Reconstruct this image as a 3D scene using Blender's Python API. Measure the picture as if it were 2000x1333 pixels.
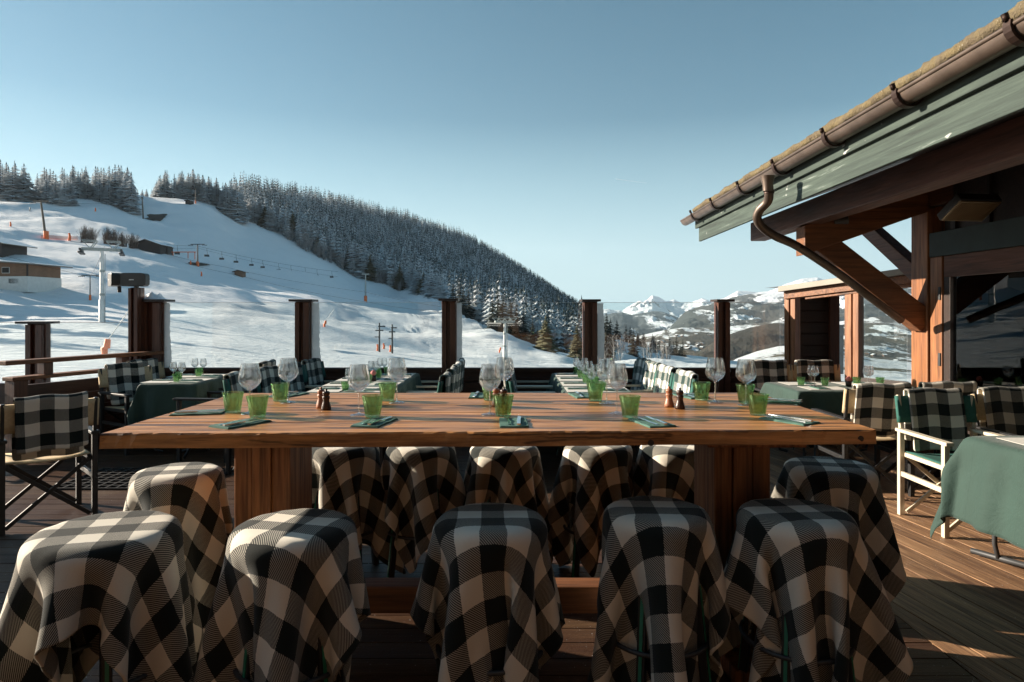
import bpy, bmesh, math, random
import numpy as np
from mathutils import Vector, Matrix, noise as mnoise
rnd = random.Random(7)
R = math.radians
sc = bpy.context.scene
for o in list(bpy.data.objects): bpy.data.objects.remove(o)
COL = sc.collection
# ------------------------------------------------------------------ camera / light
F = 1280.0; HZ = 611.0; CAMH = 1.5
cam_d = bpy.data.cameras.new('camera'); cam = bpy.data.objects.new('camera', cam_d); COL.objects.link(cam)
cam.location = (0, 0, CAMH); cam.rotation_euler = (R(90), 0, 0)
cam_d.sensor_width = 36; cam_d.lens = F / 2000 * 36; cam_d.shift_y = -(666.5 - HZ) / 2000
cam_d.clip_start = 0.05; cam_d.clip_end = 40000
sc.camera = cam
SUN_EL, SUN_AZ = 18.0, 15.5      # sun stands left of the view, SUN_AZ degrees beyond the picture plane
sdir = Vector((-math.cos(R(SUN_EL)) * math.cos(R(SUN_AZ)), math.cos(R(SUN_EL)) * math.sin(R(SUN_AZ)), math.sin(R(SUN_EL))))
sl = bpy.data.lights.new('sun', 'SUN'); sl.energy = 5.0; sl.angle = R(0.5); sl.color = (1.0, 0.87, 0.71)
so = bpy.data.objects.new('sun', sl); COL.objects.link(so)
so.rotation_euler = sdir.to_track_quat('Z', 'Y').to_euler()
W = bpy.data.worlds.new('World'); sc.world = W; W.use_nodes = True
wn = W.node_tree.nodes; wl = W.node_tree.links
bg = wn['Background']
sky = wn.new('ShaderNodeTexSky'); sky.sky_type = 'NISHITA'; sky.sun_disc = False
sky.sun_elevation = R(SUN_EL); sky.sun_rotation = R(270 + SUN_AZ)
sky.altitude = 1200; sky.air_density = 1.0; sky.dust_density = 0.6; sky.ozone_density = 1.2
hs = wn.new('ShaderNodeHueSaturation'); hs.inputs['Hue'].default_value = 0.474; hs.inputs['Saturation'].default_value = 1.25
wl.new(sky.outputs[0], hs.inputs['Color']); tcw = wn.new('ShaderNodeTexCoord'); sx = wn.new('ShaderNodeSeparateXYZ'); wl.new(tcw.outputs['Generated'], sx.inputs[0])
rpw = wn.new('ShaderNodeValToRGB'); rpw.color_ramp.elements[0].position = 0.0; rpw.color_ramp.elements[0].color = (.9, .9, .9, 1)
rpw.color_ramp.elements[1].position = .28; rpw.color_ramp.elements[1].color = (0, 0, 0, 1); wl.new(sx.outputs[2], rpw.inputs[0])
mxw = wn.new('ShaderNodeMixRGB'); wl.new(rpw.outputs[0], mxw.inputs[0]); wl.new(hs.outputs[0], mxw.inputs[1]); mxw.inputs[2].default_value = (5.2, 7.9, 8.9, 1)
wl.new(mxw.outputs[0], bg.inputs[0]); bg.inputs[1].default_value = 0.040
sc.view_settings.view_transform = 'Standard'; sc.view_settings.look = 'None'
sc.view_settings.exposure = 1.5; sc.view_settings.gamma = 1.0
sc.cycles.max_bounces = 10; sc.cycles.transparent_max_bounces = 24; sc.cycles.transmission_bounces = 8
sc.cycles.caustics_reflective = False; sc.cycles.caustics_refractive = False

# ------------------------------------------------------------------ materials
MATS = {}
class NB:
    def __init__(s, name):
        s.m = bpy.data.materials.new(name); s.m.use_nodes = True
        s.t = s.m.node_tree; s.n = s.t.nodes; s.l = s.t.links
        s.p = s.n['Principled BSDF']; s.out = s.n['Material Output']; MATS[name] = s.m
    def node(s, typ, **kw):
        x = s.n.new(typ)
        for k, v in kw.items():
            if k in x.inputs: x.inputs[k].default_value = v
            else: setattr(x, k, v)
        return x
    def link(s, a, b): s.l.new(a, b)
    def coord(s, kind='Object', scale=(1, 1, 1), rot=(0, 0, 0)):
        tc = s.node('ShaderNodeTexCoord'); mp = s.node('ShaderNodeMapping')
        mp.inputs['Scale'].default_value = scale; mp.inputs['Rotation'].default_value = rot
        s.link(tc.outputs[kind], mp.inputs[0]); return mp.outputs[0]
    def noise(s, vec, scale, detail=4, rough=.55, dist=0):
        x = s.node('ShaderNodeTexNoise'); x.inputs['Scale'].default_value = scale
        x.inputs['Detail'].default_value = detail; x.inputs['Roughness'].default_value = rough; x.inputs['Distortion'].default_value = dist
        s.link(vec, x.inputs['Vector']); return x.outputs['Fac']
    def ramp(s, fac, stops, interp='LINEAR'):
        x = s.node('ShaderNodeValToRGB'); cr = x.color_ramp; cr.interpolation = interp
        while len(cr.elements) < len(stops): cr.elements.new(.5)
        for e, (p, c) in zip(cr.elements, stops):
            e.position = p; e.color = (*c, 1) if len(c) == 3 else c
        s.link(fac, x.inputs[0]); return x.outputs[0]
    def mix(s, fac, a, b):
        x = s.node('ShaderNodeMixRGB')
        for i, v in ((0, fac), (1, a), (2, b)):
            if hasattr(v, 'links'): s.link(v, x.inputs[i])
            elif i == 0: x.inputs[0].default_value = v
            else: x.inputs[i].default_value = (*v, 1)
        return x.outputs[0]
    def math(s, op, a, b=None, c=None):
        x = s.node('ShaderNodeMath', operation=op)
        for i, v in enumerate((a, b, c)):
            if v is None: continue
            if hasattr(v, 'links'): s.link(v, x.inputs[i])
            else: x.inputs[i].default_value = v
        return x.outputs[0]
    def bump(s, h, strength=.3, dist=.01):
        x = s.node('ShaderNodeBump'); x.inputs['Strength'].default_value = strength; x.inputs['Distance'].default_value = dist
        s.link(h, x.inputs['Height']); s.link(x.outputs[0], s.p.inputs['Normal']); return x
    def color(s, c):
        if hasattr(c, 'links'): s.link(c, s.p.inputs['Base Color'])
        else: s.p.inputs['Base Color'].default_value = (*c, 1)
    def rough(s, r):
        if hasattr(r, 'links'): s.link(r, s.p.inputs['Roughness'])
        else: s.p.inputs['Roughness'].default_value = r

def wood(name, dark, light, axis=0, scale=1.0, rough=.6, streak=.0, seam=0, knots=False):
    """axis = grain direction in object space"""
    b = NB(name); k = [14 * scale] * 3; k[axis] = .9 * scale
    v = b.coord('Object', tuple(k))
    info = b.node('ShaderNodeObjectInfo')
    add = b.node('ShaderNodeVectorMath', operation='ADD'); b.link(v, add.inputs[0])
    sc_ = b.node('ShaderNodeVectorMath', operation='SCALE'); b.link(info.outputs['Location'], sc_.inputs[0]); sc_.inputs['Scale'].default_value = 3.7
    b.link(sc_.outputs[0], add.inputs[1]); v = add.outputs[0]
    n1 = b.noise(v, 1.0, 5, .6, 1.2); n2 = b.noise(v, 5.0, 4, .6, .3)
    mixf = b.math('ADD', b.math('MULTIPLY', n1, .6), b.math('MULTIPLY', n2, .4))
    mid = tuple((d + l) / 2 for d, l in zip(dark, light))
    c = b.ramp(mixf, [(.34, dark), (.5, mid), (.66, light)])
    big = b.noise(b.coord('Object'), 1.6 * scale, 3, .5)
    c = b.mix(b.ramp(big, [(.35, (.45, .45, .45)), (.7, (0, 0, 0))]), c, tuple(x * .55 for x in mid))
    if knots:
        kk = [2.2 * scale] * 3; kk[axis] = .8 * scale
        vo = b.node('ShaderNodeTexVoronoi'); vo.inputs['Scale'].default_value = 1.0; b.link(b.coord('Object', tuple(kk)), vo.inputs['Vector'])
        c = b.mix(b.ramp(vo.outputs['Distance'], [(.08, (.85, .85, .85)), (.15, (.35, .35, .35)), (.24, (0, 0, 0))]), c, tuple(x * .35 for x in dark))
    if streak > 0:
        ks = [30 * scale] * 3; ks[axis] = 1.1 * scale
        st = b.noise(b.coord('Object', tuple(ks)), 1.0, 3, .7, .6)
        c = b.mix(b.ramp(st, [(.53, (0, 0, 0)), (.62, (streak, streak, streak))]), c, tuple(x * .25 for x in dark))
    b.color(c)
    b.rough(b.ramp(n2, [(.3, (rough + .1,) * 3), (.7, (rough - .1,) * 3)]))
    b.bump(mixf, .35, .006)
    return b.m

def plain(name, col, rough=.5, metal=0., nscale=8, var=.25, bump=.1):
    b = NB(name); v = b.coord('Object'); n = b.noise(v, nscale, 4)
    b.color(b.ramp(n, [(.3, tuple(x * (1 - var) for x in col)), (.7, tuple(min(1, x * (1 + var)) for x in col))]))
    b.rough(rough); b.p.inputs['Metallic'].default_value = metal
    if bump: b.bump(b.noise(v, nscale * 6, 3), bump, .004)
    return b.m

def plaid_mat(name, cream, black, warp=.5):
    b = NB(name)
    tc = b.node('ShaderNodeTexCoord'); sp = b.node('ShaderNodeSeparateXYZ'); b.link(tc.outputs['UV'], sp.inputs[0])
    wob = b.noise(tc.outputs['UV'], 55, 2); w2 = b.math('MULTIPLY', b.math('SUBTRACT', wob, .5), .006)
    per = .168
    def stripe(c):
        q = b.math('ADD', c, w2); q = b.math('FRACT', b.math('DIVIDE', q, per)); return b.math('GREATER_THAN', q, .5)
    a = stripe(sp.outputs[0]); c = stripe(sp.outputs[1])
    both = b.math('MULTIPLY', a, c); anyw = b.math('MAXIMUM', a, c)
    half = b.math('SUBTRACT', anyw, both)
    diag = b.math('FRACT', b.math('MULTIPLY', b.math('ADD', sp.outputs[0], sp.outputs[1]), 1 / .0078))
    tw = b.math('GREATER_THAN', diag, .62)
    fuzz = b.noise(tc.outputs['UV'], 900, 2, .8)
    tw = b.math('MULTIPLY', tw, b.ramp(fuzz, [(.3, (.35,) * 3), (.6, (.95,) * 3)]))
    tw = b.math('ADD', b.math('MULTIPLY', tw, .72), .06)
    tot = b.math('MINIMUM', b.math('ADD', both, b.math('MULTIPLY', half, tw)), 1.0)
    colc = b.mix(b.noise(tc.outputs['UV'], 260, 3), tuple(x * .82 for x in cream), cream)
    b.color(b.mix(tot, black, colc)); b.rough(.95)
    b.p.inputs['Sheen Weight'].default_value = .12; b.p.inputs['Sheen Roughness'].default_value = .6
    b.p.inputs['Specular IOR Level'].default_value = .15
    h = b.math('ADD', b.math('MULTIPLY', diag, .6), fuzz); b.bump(h, .5, .0015)
    return b.m

plaid_black = plaid_mat('plaid_wool_black', (.82, .76, .65), (.006, .010, .009))
plaid_green = plaid_mat('plaid_wool_green', (.80, .78, .72), (.022, .048, .045))
table_wood = wood('honey_table_wood', (.13, .040, .012), (.84, .385, .125), 0, 1.0, .42, .8, knots=True)
leg_wood = wood('table_leg_wood', (.10, .032, .012), (.46, .19, .065), 2, 1.0, .6, .5, knots=True)
post_wood = wood('dark_post_wood', (.045, .014, .008), (.15, .052, .026), 2, 1.3, .45)
rail_wood = wood('rail_wood', (.028, .010, .006), (.085, .032, .018), 0, 1.2, .5)
beam_x = wood('chalet_beam_x', (.09, .030, .012), (.34, .135, .05), 0, .9, .6, .4, knots=True)
beam_y = wood('chalet_beam_y', (.055, .020, .012), (.17, .062, .030), 1, .8, .6, .5, knots=True)
beam_z = wood('chalet_post_wood', (.13, .042, .015), (.44, .18, .065), 2, .8, .55, .5, knots=True)
cream_wood = wood('cream_painted_wood', (.62, .52, .38), (.74, .66, .52), 2, 2, .5)
dark_boards = wood('dark_board_wood', (.010, .006, .005), (.038, .018, .012), 0, 1.0, .55)
# deck planks
def deck_mat(name='wet_shaded_deck_wood', k=1.0, wet=.55):
    b = NB(name)
    v = b.coord('UV', (1.2, 22, 1)); n = b.noise(v, 1.0, 5, .65, 1.0); n2 = b.noise(b.coord('Object', (1, 1, 1)), .9, 4, .6)
    fine = b.noise(b.coord('UV', (4, 160, 1)), 1.0, 3, .6)
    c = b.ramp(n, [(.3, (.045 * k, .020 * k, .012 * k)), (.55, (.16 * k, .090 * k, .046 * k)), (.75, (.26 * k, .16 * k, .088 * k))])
    at = b.node('ShaderNodeAttribute', attribute_name='tone', attribute_type='GEOMETRY')
    c = b.mix(b.math('MULTIPLY', at.outputs['Fac'], .55), c, (.055, .026, .017))
    c = b.mix(b.ramp(fine, [(.48, (0, 0, 0)), (.68, (.75, .75, .75))]), c, (.03, .014, .009))
    c = b.mix(b.ramp(n2, [(.42, (wet,) * 3), (.6, (0, 0, 0))]), c, (.05, .022, .014))
    grit = b.noise(b.coord('Object'), 130, 1, .3)
    c = b.mix(b.ramp(grit, [(.765, (0, 0, 0)), (.79, (.85, .85, .85))]), c, (.7, .72, .74))
    b.color(c); b.rough(b.ramp(n2, [(.40, (.6 - .4 * wet,) * 3), (.62, (.6,) * 3)]))
    b.bump(b.math('ADD', n, b.noise(b.coord('Object'), 90, 3, .7)), .55, .004); return b.m
deck_m = deck_mat('wet_shaded_deck_wood', .62); deck_m.node_tree.nodes['Principled BSDF'].inputs['Specular IOR Level'].default_value = .28; deck_dry_sunlit = deck_mat('dry_sunlit_deck_wood', 2.5, .10)  # wet boards also darkened for shade, dry boards also lightened for sun
def snow_mat(name, tracks=True):
    b = NB(name); v = b.coord('Object')
    n = b.noise(v, .012, 6, .6); n2 = b.noise(v, .11, 5, .65)
    c = b.mix(n2, (.80, .82, .84), (.91, .92, .93))
    g = b.noise(v, .045, 8, .72)
    c = b.mix(b.ramp(g, [(.705, (0, 0, 0)), (.735, (.75, .75, .75))]), c, (.16, .13, .09))
    b.color(c); b.rough(.6)
    tr = b.coord('Object', (.10, .75, .10), (0, 0, R(-24))); t1 = b.noise(tr, 1.0, 4, .6, 1.5)
    tr2 = b.coord('Object', (.05, .6, .1), (0, 0, R(22))); t2 = b.noise(tr2, 1.0, 4, .6, 1.2)
    tr3 = b.coord('Object', (.03, 2.2, .1), (0, 0, R(-12))); t3 = b.noise(tr3, 1.0, 3, .6, .8)
    tr4 = b.coord('Object', (.04, 1.8, .1), (0, 0, R(40))); t4 = b.noise(tr4, 1.0, 3, .6, .8)
    t1 = b.math('ADD', t1, b.math('ADD', b.math('MULTIPLY', t3, .6), b.math('MULTIPLY', t4, .5)))
    for ang_, dist_ in ((18, 7), (-35, 11)):
        wv = b.node('ShaderNodeTexWave'); wv.inputs['Scale'].default_value = .22; wv.inputs['Distortion'].default_value = dist_; wv.inputs['Detail'].default_value = 2; wv.inputs['Detail Scale'].default_value = .3
        wv.bands_direction = 'Y'; b.link(b.coord('Object', (.25, 1, .2), (0, 0, R(ang_))), wv.inputs['Vector'])
        msk = b.ramp(b.noise(b.coord('Object', (1, 1, 1), (0, 0, ang_)), .02, 3), [(.45, (0, 0, 0)), (.58, (1, 1, 1))])
        t1 = b.math('ADD', t1, b.math('MULTIPLY', b.math('MULTIPLY', b.ramp(wv.outputs['Fac'], [(.05, (0, 0, 0)), (.25, (1, 1, 1))]), msk), .35))
    h = b.math('ADD', b.math('MULTIPLY', t1, 1.0), b.math('ADD', b.math('MULTIPLY', t2, .7), b.math('MULTIPLY', b.noise(v, 1.1, 5, .7), .55)))
    b.bump(h, .8, .42); return b.m
snow_m = snow_mat('snow')
white_snow = plain('settled_snow', (.86, .88, .90), .6, 0, 20, .03, .3)
def conifer_mat(name, snowamt, base=(.018, .030, .020)):
    b = NB(name); geo = b.node('ShaderNodeNewGeometry'); sp = b.node('ShaderNodeSeparateXYZ'); b.link(geo.outputs['Normal'], sp.inputs[0])
    v = b.coord('Object'); n = b.noise(v, .9, 4, .7); n3 = b.noise(v, .05, 3)
    info = b.node('ShaderNodeObjectInfo')
    up = b.math('ABSOLUTE', sp.outputs[2])
    f = b.math('ADD', b.math('MULTIPLY', up, .55), b.math('ADD', b.math('MULTIPLY', n, .9), b.math('MULTIPLY', n3, .35)))
    fac = b.ramp(f, [(1.02 - snowamt, (0, 0, 0)), (1.34 - snowamt, (.8, .8, .8))])
    fol = b.mix(info.outputs['Random'], base, tuple(x * 1.7 for x in base))
    b.color(b.mix(fac, fol, (.66, .69, .72))); b.rough(.85); return b.m
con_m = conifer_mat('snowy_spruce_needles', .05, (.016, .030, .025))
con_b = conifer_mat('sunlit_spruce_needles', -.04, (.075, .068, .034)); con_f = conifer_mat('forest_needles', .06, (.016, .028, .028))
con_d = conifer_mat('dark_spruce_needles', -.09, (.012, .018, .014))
bark_m = plain('bark', (.06, .04, .028), .9, 0, 3, .4, .3)
twig_m = plain('bare_twigs', (.085, .058, .045), .9, 0, 1, .4, 0)
twig_g = plain('frosted_twigs', (.22, .21, .21), .9, 0, 1, .5, 0)
orange_m = plain('orange_padding', (.75, .16, .04), .6, 0, 4, .2, 0)
white_paint = plain('white_painted_steel', (.62, .62, .60), .5, .0, 3, .12, 0)
galv_m = plain('galvanised_steel', (.30, .32, .31), .45, .6, 5, .2, 0)
darkst_m = plain('dark_steel', (.05, .052, .055), .5, .3, 5, .2, 0)
blk_m = plain('black_painted_wood', (.012, .012, .013), .5, 0, 20, .3, .1)
black_plastic = plain('black_plastic', (.018, .017, .017), .42, 0, 30, .2, .05)
greenst_m = plain('green_painted_frame', (.02, .20, .13), .4, 0, 10, .1, 0)
canvas_green = plain('green_canvas', (.020, .105, .085), .85, 0, 60, .15, .2)
canvas_beige = plain('beige_canvas', (.56, .43, .26), .85, 0, 60, .12, .2)
def cloth_mat():
    b = NB('green_tablecloth'); uv = b.coord('UV'); v = b.coord('Object')
    b.color(b.ramp(b.noise(v, 3, 4), [(.3, (.014, .041, .032)), (.7, (.020, .054, .043))])); b.rough(.8); b.p.inputs['Sheen Weight'].default_value = .1
    sp = b.node('ShaderNodeSeparateXYZ'); b.link(uv, sp.inputs[0]); hs_ = None
    for k in (0, 1):
        f = b.math('ABSOLUTE', b.math('SUBTRACT', b.math('FRACT', b.math('MULTIPLY', sp.outputs[k], 2.6)), .5)); f = b.math('LESS_THAN', f, .012); hs_ = f if hs_ is None else b.math('MAXIMUM', hs_, f)
    h = b.math('ADD', b.math('MULTIPLY', hs_, .25), b.math('ADD', b.math('MULTIPLY', b.noise(v, 6, 5, .6, .8), 1.2), b.math('MULTIPLY', b.noise(uv, 400, 2), .12)))
    b.bump(h, .5, .02); return b.m
cloth_green = cloth_mat()
napkin_m = plain('green_napkin', (.06, .145, .115), .8, 0, 40, .15, .2)
mat_m = plain('pale_placemat', (.62, .60, .55), .8, 0, 40, .06, .1)
steel_m = plain('polished_steel', (.60, .60, .60), .22, 1.0, 10, .05, 0)
mill_l = wood('light_mill_wood', (.33, .13, .07), (.50, .24, .14), 2, 6, .35)
mill_d = wood('dark_mill_wood', (.03, .013, .010), (.075, .032, .022), 2, 6, .3)
copper_m = plain('aged_copper', (.15, .112, .090), .42, .6, 5, .35, .1)
copper_d = plain('dark_copper', (.045, .026, .020), .5, .6, 6, .3, .1)
brass_m = plain('heater_grille', (.42, .30, .18), .35, .8, 6, .1, 0)
roofmetal = plain('grey_flashing', (.16, .145, .125), .5, .4, 3, .1, 0)
dark_int = plain('dark_interior', (.02, .016, .014), .7, 0, 3, .3, 0)
cable_m = plain('steel_cable', (.03, .032, .035), .6, 0, 3, .1, 0)
stucco = plain('white_render', (.62, .61, .58), .8, 0, 2, .06, 0)
larch = wood('chalet_larch_cladding', (.16, .075, .04), (.30, .17, .10), 0, .5, .7)
housem = plain('distant_house_wood', (.14, .085, .06), .8, 0, .5, .3, 0)
rubber = plain('rubber_mat', (.02, .018, .017), .6, 0, 20, .3, 0)
def green_paint_mat():
    b = NB('weathered_green_boards'); v = b.coord('Object', (22, .8, 22)); n = b.noise(v, 1.4, 6, .65, .4)
    c = b.ramp(n, [(.3, (.013, .024, .020)), (.48, (.029, .048, .039)), (.62, (.047, .072, .058)), (.76, (.26, .30, .28))])
    sp = b.noise(b.coord('Object', (6, 2.5, 6)), 2.2, 2, .5)
    c = b.mix(b.ramp(sp, [(.70, (0, 0, 0)), (.74, (.8,) * 3)]), c, (.55, .57, .55))
    b.color(c); b.rough(.75); b.bump(n, .5, .006); return b.m
gpaint = green_paint_mat()
def moss_mat():
    b = NB('mossy_shingles'); v = b.coord('Object'); n = b.noise(v, 7, 6, .7); n2 = b.noise(v, 45, 3, .7)
    c = b.ramp(n, [(.3, (.12, .085, .055)), (.45, (.125, .098, .058)), (.6, (.17, .13, .062)), (.75, (.15, .135, .11))])
    c = b.mix(b.ramp(n2, [(.66, (0, 0, 0)), (.74, (.7,) * 3)]), c, (.5, .46, .4))
    b.color(c); b.rough(.95); b.bump(b.math('ADD', n, n2), .9, .02); return b.m
moss_m = moss_mat()
def thin_glass(name, tint=(.93, .96, .96), spec=1.0, rough=0.0):
    b = NB(name); b.n.remove(b.p)
    tr = b.node('ShaderNodeBsdfTransparent'); tr.inputs[0].default_value = (*tint, 1)
    gl = b.node('ShaderNodeBsdfGlossy'); gl.inputs['Roughness'].default_value = rough; gl.inputs[0].default_value = (spec, spec, spec, 1)
    fr = b.node('ShaderNodeFresnel'); fr.inputs[0].default_value = 1.45
    mx = b.node('ShaderNodeMixShader'); b.link(fr.outputs[0], mx.inputs[0]); b.link(tr.outputs[0], mx.inputs[1]); b.link(gl.outputs[0], mx.inputs[2])
    b.link(mx.outputs[0], b.out.inputs[0]); return b.m
pane_m = thin_glass('screen_glass', (.93, .96, .96))
window_m = thin_glass('window_glass', (.55, .60, .62))
def drink_glass(name, col, share=.5):
    b = NB(name); b.n.remove(b.p)
    tr = b.node('ShaderNodeBsdfTransparent'); tr.inputs[0].default_value = (*col, 1)
    g = b.node('ShaderNodeBsdfGlass'); g.inputs['Color'].default_value = (*col, 1); g.inputs['IOR'].default_value = 1.48; g.inputs['Roughness'].default_value = 0
    mx = b.node('ShaderNodeMixShader'); mx.inputs[0].default_value = share
    b.link(tr.outputs[0], mx.inputs[1]); b.link(g.outputs[0], mx.inputs[2]); b.link(mx.outputs[0], b.out.inputs[0]); return b.m
clear_g = drink_glass('clear_wine_glass', (.975, .98, .98), .4)
green_g = drink_glass('green_tumbler_glass', (.72, .86, .68), .35)
def frost_mat():
    b = NB('frost_on_glass'); b.n.remove(b.p); v = b.coord('Object'); n = b.noise(v, 14, 5, .7)
    tr = b.node('ShaderNodeBsdfTransparent'); df = b.node('ShaderNodeBsdfDiffuse'); df.inputs[0].default_value = (.8, .84, .86, 1)
    tl = b.node('ShaderNodeBsdfTranslucent'); tl.inputs[0].default_value = (.85, .88, .9, 1)
    ad = b.node('ShaderNodeMixShader'); ad.inputs[0].default_value = .55; b.link(df.outputs[0], ad.inputs[1]); b.link(tl.outputs[0], ad.inputs[2])
    mx = b.node('ShaderNodeMixShader'); b.link(b.ramp(n, [(.25, (.75,) * 3), (.5, (.97,) * 3)]), mx.inputs[0])
    b.link(tr.outputs[0], mx.inputs[1]); b.link(ad.outputs[0], mx.inputs[2]); b.link(mx.outputs[0], b.out.inputs[0]); return b.m
frost_m = frost_mat()
def net_mat():
    b = NB('orange_safety_net'); b.n.remove(b.p)
    br = b.noise(b.coord('Object'), 3.0, 2)
    tr = b.node('ShaderNodeBsdfTransparent'); df = b.node('ShaderNodeBsdfDiffuse'); df.inputs[0].default_value = (.75, .18, .06, 1)
    mx = b.node('ShaderNodeMixShader'); mx.inputs[0].default_value = .45
    b.link(tr.outputs[0], mx.inputs[1]); b.link(df.outputs[0], mx.inputs[2]); b.link(mx.outputs[0], b.out.inputs[0]); return b.m
net_m = net_mat()
def mount_mat(name, sc1, th, forest, snow=(.80, .83, .86), brown=(.12, .09, .06), brown_amt=.3, sc2=None, stretch=(1, 1, 1), steep=0.):
    b = NB(name); v = b.coord('Object', stretch)
    n = b.noise(v, sc1, 8, .62, .6); n2 = b.noise(v, (sc2 or sc1 * 4), 6, .7); n3 = b.noise(v, sc1 * .7, 3, .5)
    f = b.math('ADD', b.math('MULTIPLY', n, .7), b.math('MULTIPLY', n2, .3))
    if steep:
        geo = b.node('ShaderNodeNewGeometry'); sp = b.node('ShaderNodeSeparateXYZ'); b.link(geo.outputs['Normal'], sp.inputs[0])
        f = b.math('ADD', f, b.math('MULTIPLY', b.math('SUBTRACT', .75, sp.outputs[2]), steep))
    ft = b.mix(b.ramp(n3, [(.45, (0, 0, 0)), (.6, (brown_amt * 2,) * 3)]), forest, brown)
    ft = b.mix(b.noise(v, sc1 * 40, 3, .8), tuple(x * .6 for x in forest), ft)
    b.color(b.mix(b.ramp(f, [(th - .012, (0, 0, 0)), (th + .012, (1, 1, 1))]), snow, ft)); b.rough(.9)
    b.bump(b.noise(v, sc1 * 12, 6, .7), .8, 12); return b.m

# ------------------------------------------------------------------ mesh helpers
class MB:
    def __init__(s): s.v = []; s.f = []; s.uv = {}; s.sm = []
    def add(s, vs, fs, smooth=False):
        k = len(s.v); s.v += [tuple(v) for v in vs]
        for f in fs: s.f.append(tuple(i + k for i in f)); s.sm.append(smooth)
        return s
    def box(s, x0, x1, y0, y1, z0, z1):
        vs = [(x, y, z) for z in (z0, z1) for x, y in ((x0, y0), (x1, y0), (x1, y1), (x0, y1))]
        return s.add(vs, [(3, 2, 1, 0), (4, 5, 6, 7), (0, 1, 5, 4), (1, 2, 6, 5), (2, 3, 7, 6), (3, 0, 4, 7)])
    def beam(s, p0, p1, w, h, up=(0, 0, 1)):
        p0 = Vector(p0); p1 = Vector(p1); d = (p1 - p0).normalized(); up = Vector(up)
        if abs(d.dot(up)) > .99: up = Vector((0, 1, 0))
        sd = d.cross(up).normalized(); u = sd.cross(d).normalized(); vs = []
        for p in (p0, p1):
            for a, b in ((-1, -1), (1, -1), (1, 1), (-1, 1)): vs.append(p + sd * (a * w / 2) + u * (b * h / 2))
        return s.add(vs, [(0, 1, 2, 3), (7, 6, 5, 4), (0, 4, 5, 1), (1, 5, 6, 2), (2, 6, 7, 3), (3, 7, 4, 0)])
    def tube(s, pts, r, n=10, caps=True):
        pts = [Vector(p) for p in pts]; k = len(pts); rr = r if isinstance(r, (list, tuple)) else [r] * k
        vs = []; prev = None
        for i, p in enumerate(pts):
            d = (pts[min(i + 1, k - 1)] - pts[max(i - 1, 0)]).normalized()
            a = prev if prev is not None else (Vector((0, 0, 1)) if abs(d.z) < .9 else Vector((0, 1, 0)))
            a = (a - d * a.dot(d)).normalized(); prev = a; b = d.cross(a)
            for j in range(n):
                t = 2 * math.pi * j / n; vs.append(p + (a * math.cos(t) + b * math.sin(t)) * rr[i])
        fs = [(i * n + j, i * n + (j + 1) % n, (i + 1) * n + (j + 1) % n, (i + 1) * n + j) for i in range(k - 1) for j in range(n)]
        s.add(vs, fs, True)
        if caps: s.add(vs[:n][::-1] + vs[-n:], [tuple(range(n)), tuple(range(n, 2 * n))])
        return s
    def lathe(s, prof, n=24, c=(0, 0, 0), flute=None):
        vs = []
        for r, z in prof:
            for j in range(n):
                t = 2 * math.pi * j / n; q = r * (flute(t, z) if flute else 1)
                vs.append((c[0] + q * math.cos(t), c[1] + q * math.sin(t), c[2] + z))
        k = len(prof)
        return s.add(vs, [(i * n + j, i * n + (j + 1) % n, (i + 1) * n + (j + 1) % n, (i + 1) * n + j) for i in range(k - 1) for j in range(n)], True)
    def grid(s, P, closed=False, smooth=True):
        n, m = len(P), len(P[0]); vs = [p for r in P for p in r]
        return s.add(vs, [(i * m + j, i * m + j + 1, (i + 1) * m + j + 1, (i + 1) * m + j) for i in range(n - 1) for j in range(m - 1)], smooth)
    def mesh(s, name):
        me = bpy.data.meshes.new(name); me.from_pydata(s.v, [], s.f); me.polygons.foreach_set('use_smooth', s.sm); me.update(); return me

def obj(name, mb, mat, parent=None, bevel=0, loc=None):
    me = mb.mesh(name) if isinstance(mb, MB) else mb
    o = bpy.data.objects.new(name, me); COL.objects.link(o)
    if not me.materials: me.materials.append(mat)
    if parent is not None: o.parent = parent
    if loc: o.location = loc
    if bevel:
        m = o.modifiers.new('bevel', 'BEVEL'); m.width = bevel; m.segments = 2; m.limit_method = 'ANGLE'; m.angle_limit = R(50)
    return o
def thing(name, label, cat, loc=(0, 0, 0), rz=0, group=None):
    o = bpy.data.objects.new(name, None); COL.objects.link(o); o.empty_display_size = .1
    o.location = loc; o.rotation_euler = (0, 0, rz); o['label'] = label; o['category'] = cat
    if group: o['group'] = group
    return o
def tag(o, label, cat, group=None, kind=None):
    o['label'] = label; o['category'] = cat
    if group: o['group'] = group
    if kind: o['kind'] = kind
    return o
def struct(name, mb, mat, label=None):
    o = obj(name, mb, mat); o['kind'] = 'structure'; o['label'] = label or name.replace('_', ' '); o['category'] = name.replace('_', ' ').split()[-1]; return o
CH = {}
def reg_children():
    CH.clear()
    for o in bpy.data.objects:
        if o.parent: CH.setdefault(o.parent.name, []).append(o)
def dup(root, loc, rz=0, label=None, group=None, scale=None, kids=None):
    r = root.copy(); COL.objects.link(r); r.location = loc; r.rotation_euler = (0, 0, rz)
    if label: r['label'] = label
    if group: r['group'] = group
    if scale: r.scale = scale
    def rec(src, dst, cs):
        for ch in cs:
            c = ch.copy(); COL.objects.link(c); c.parent = dst
            rec(ch, c, list(ch.children))
    rec(root, r, kids if kids is not None else list(root.children))
    return r
def P(px, py, Y): return Vector(((px - 1000) / F * Y, Y, CAMH + (HZ - py) / F * Y))

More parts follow.
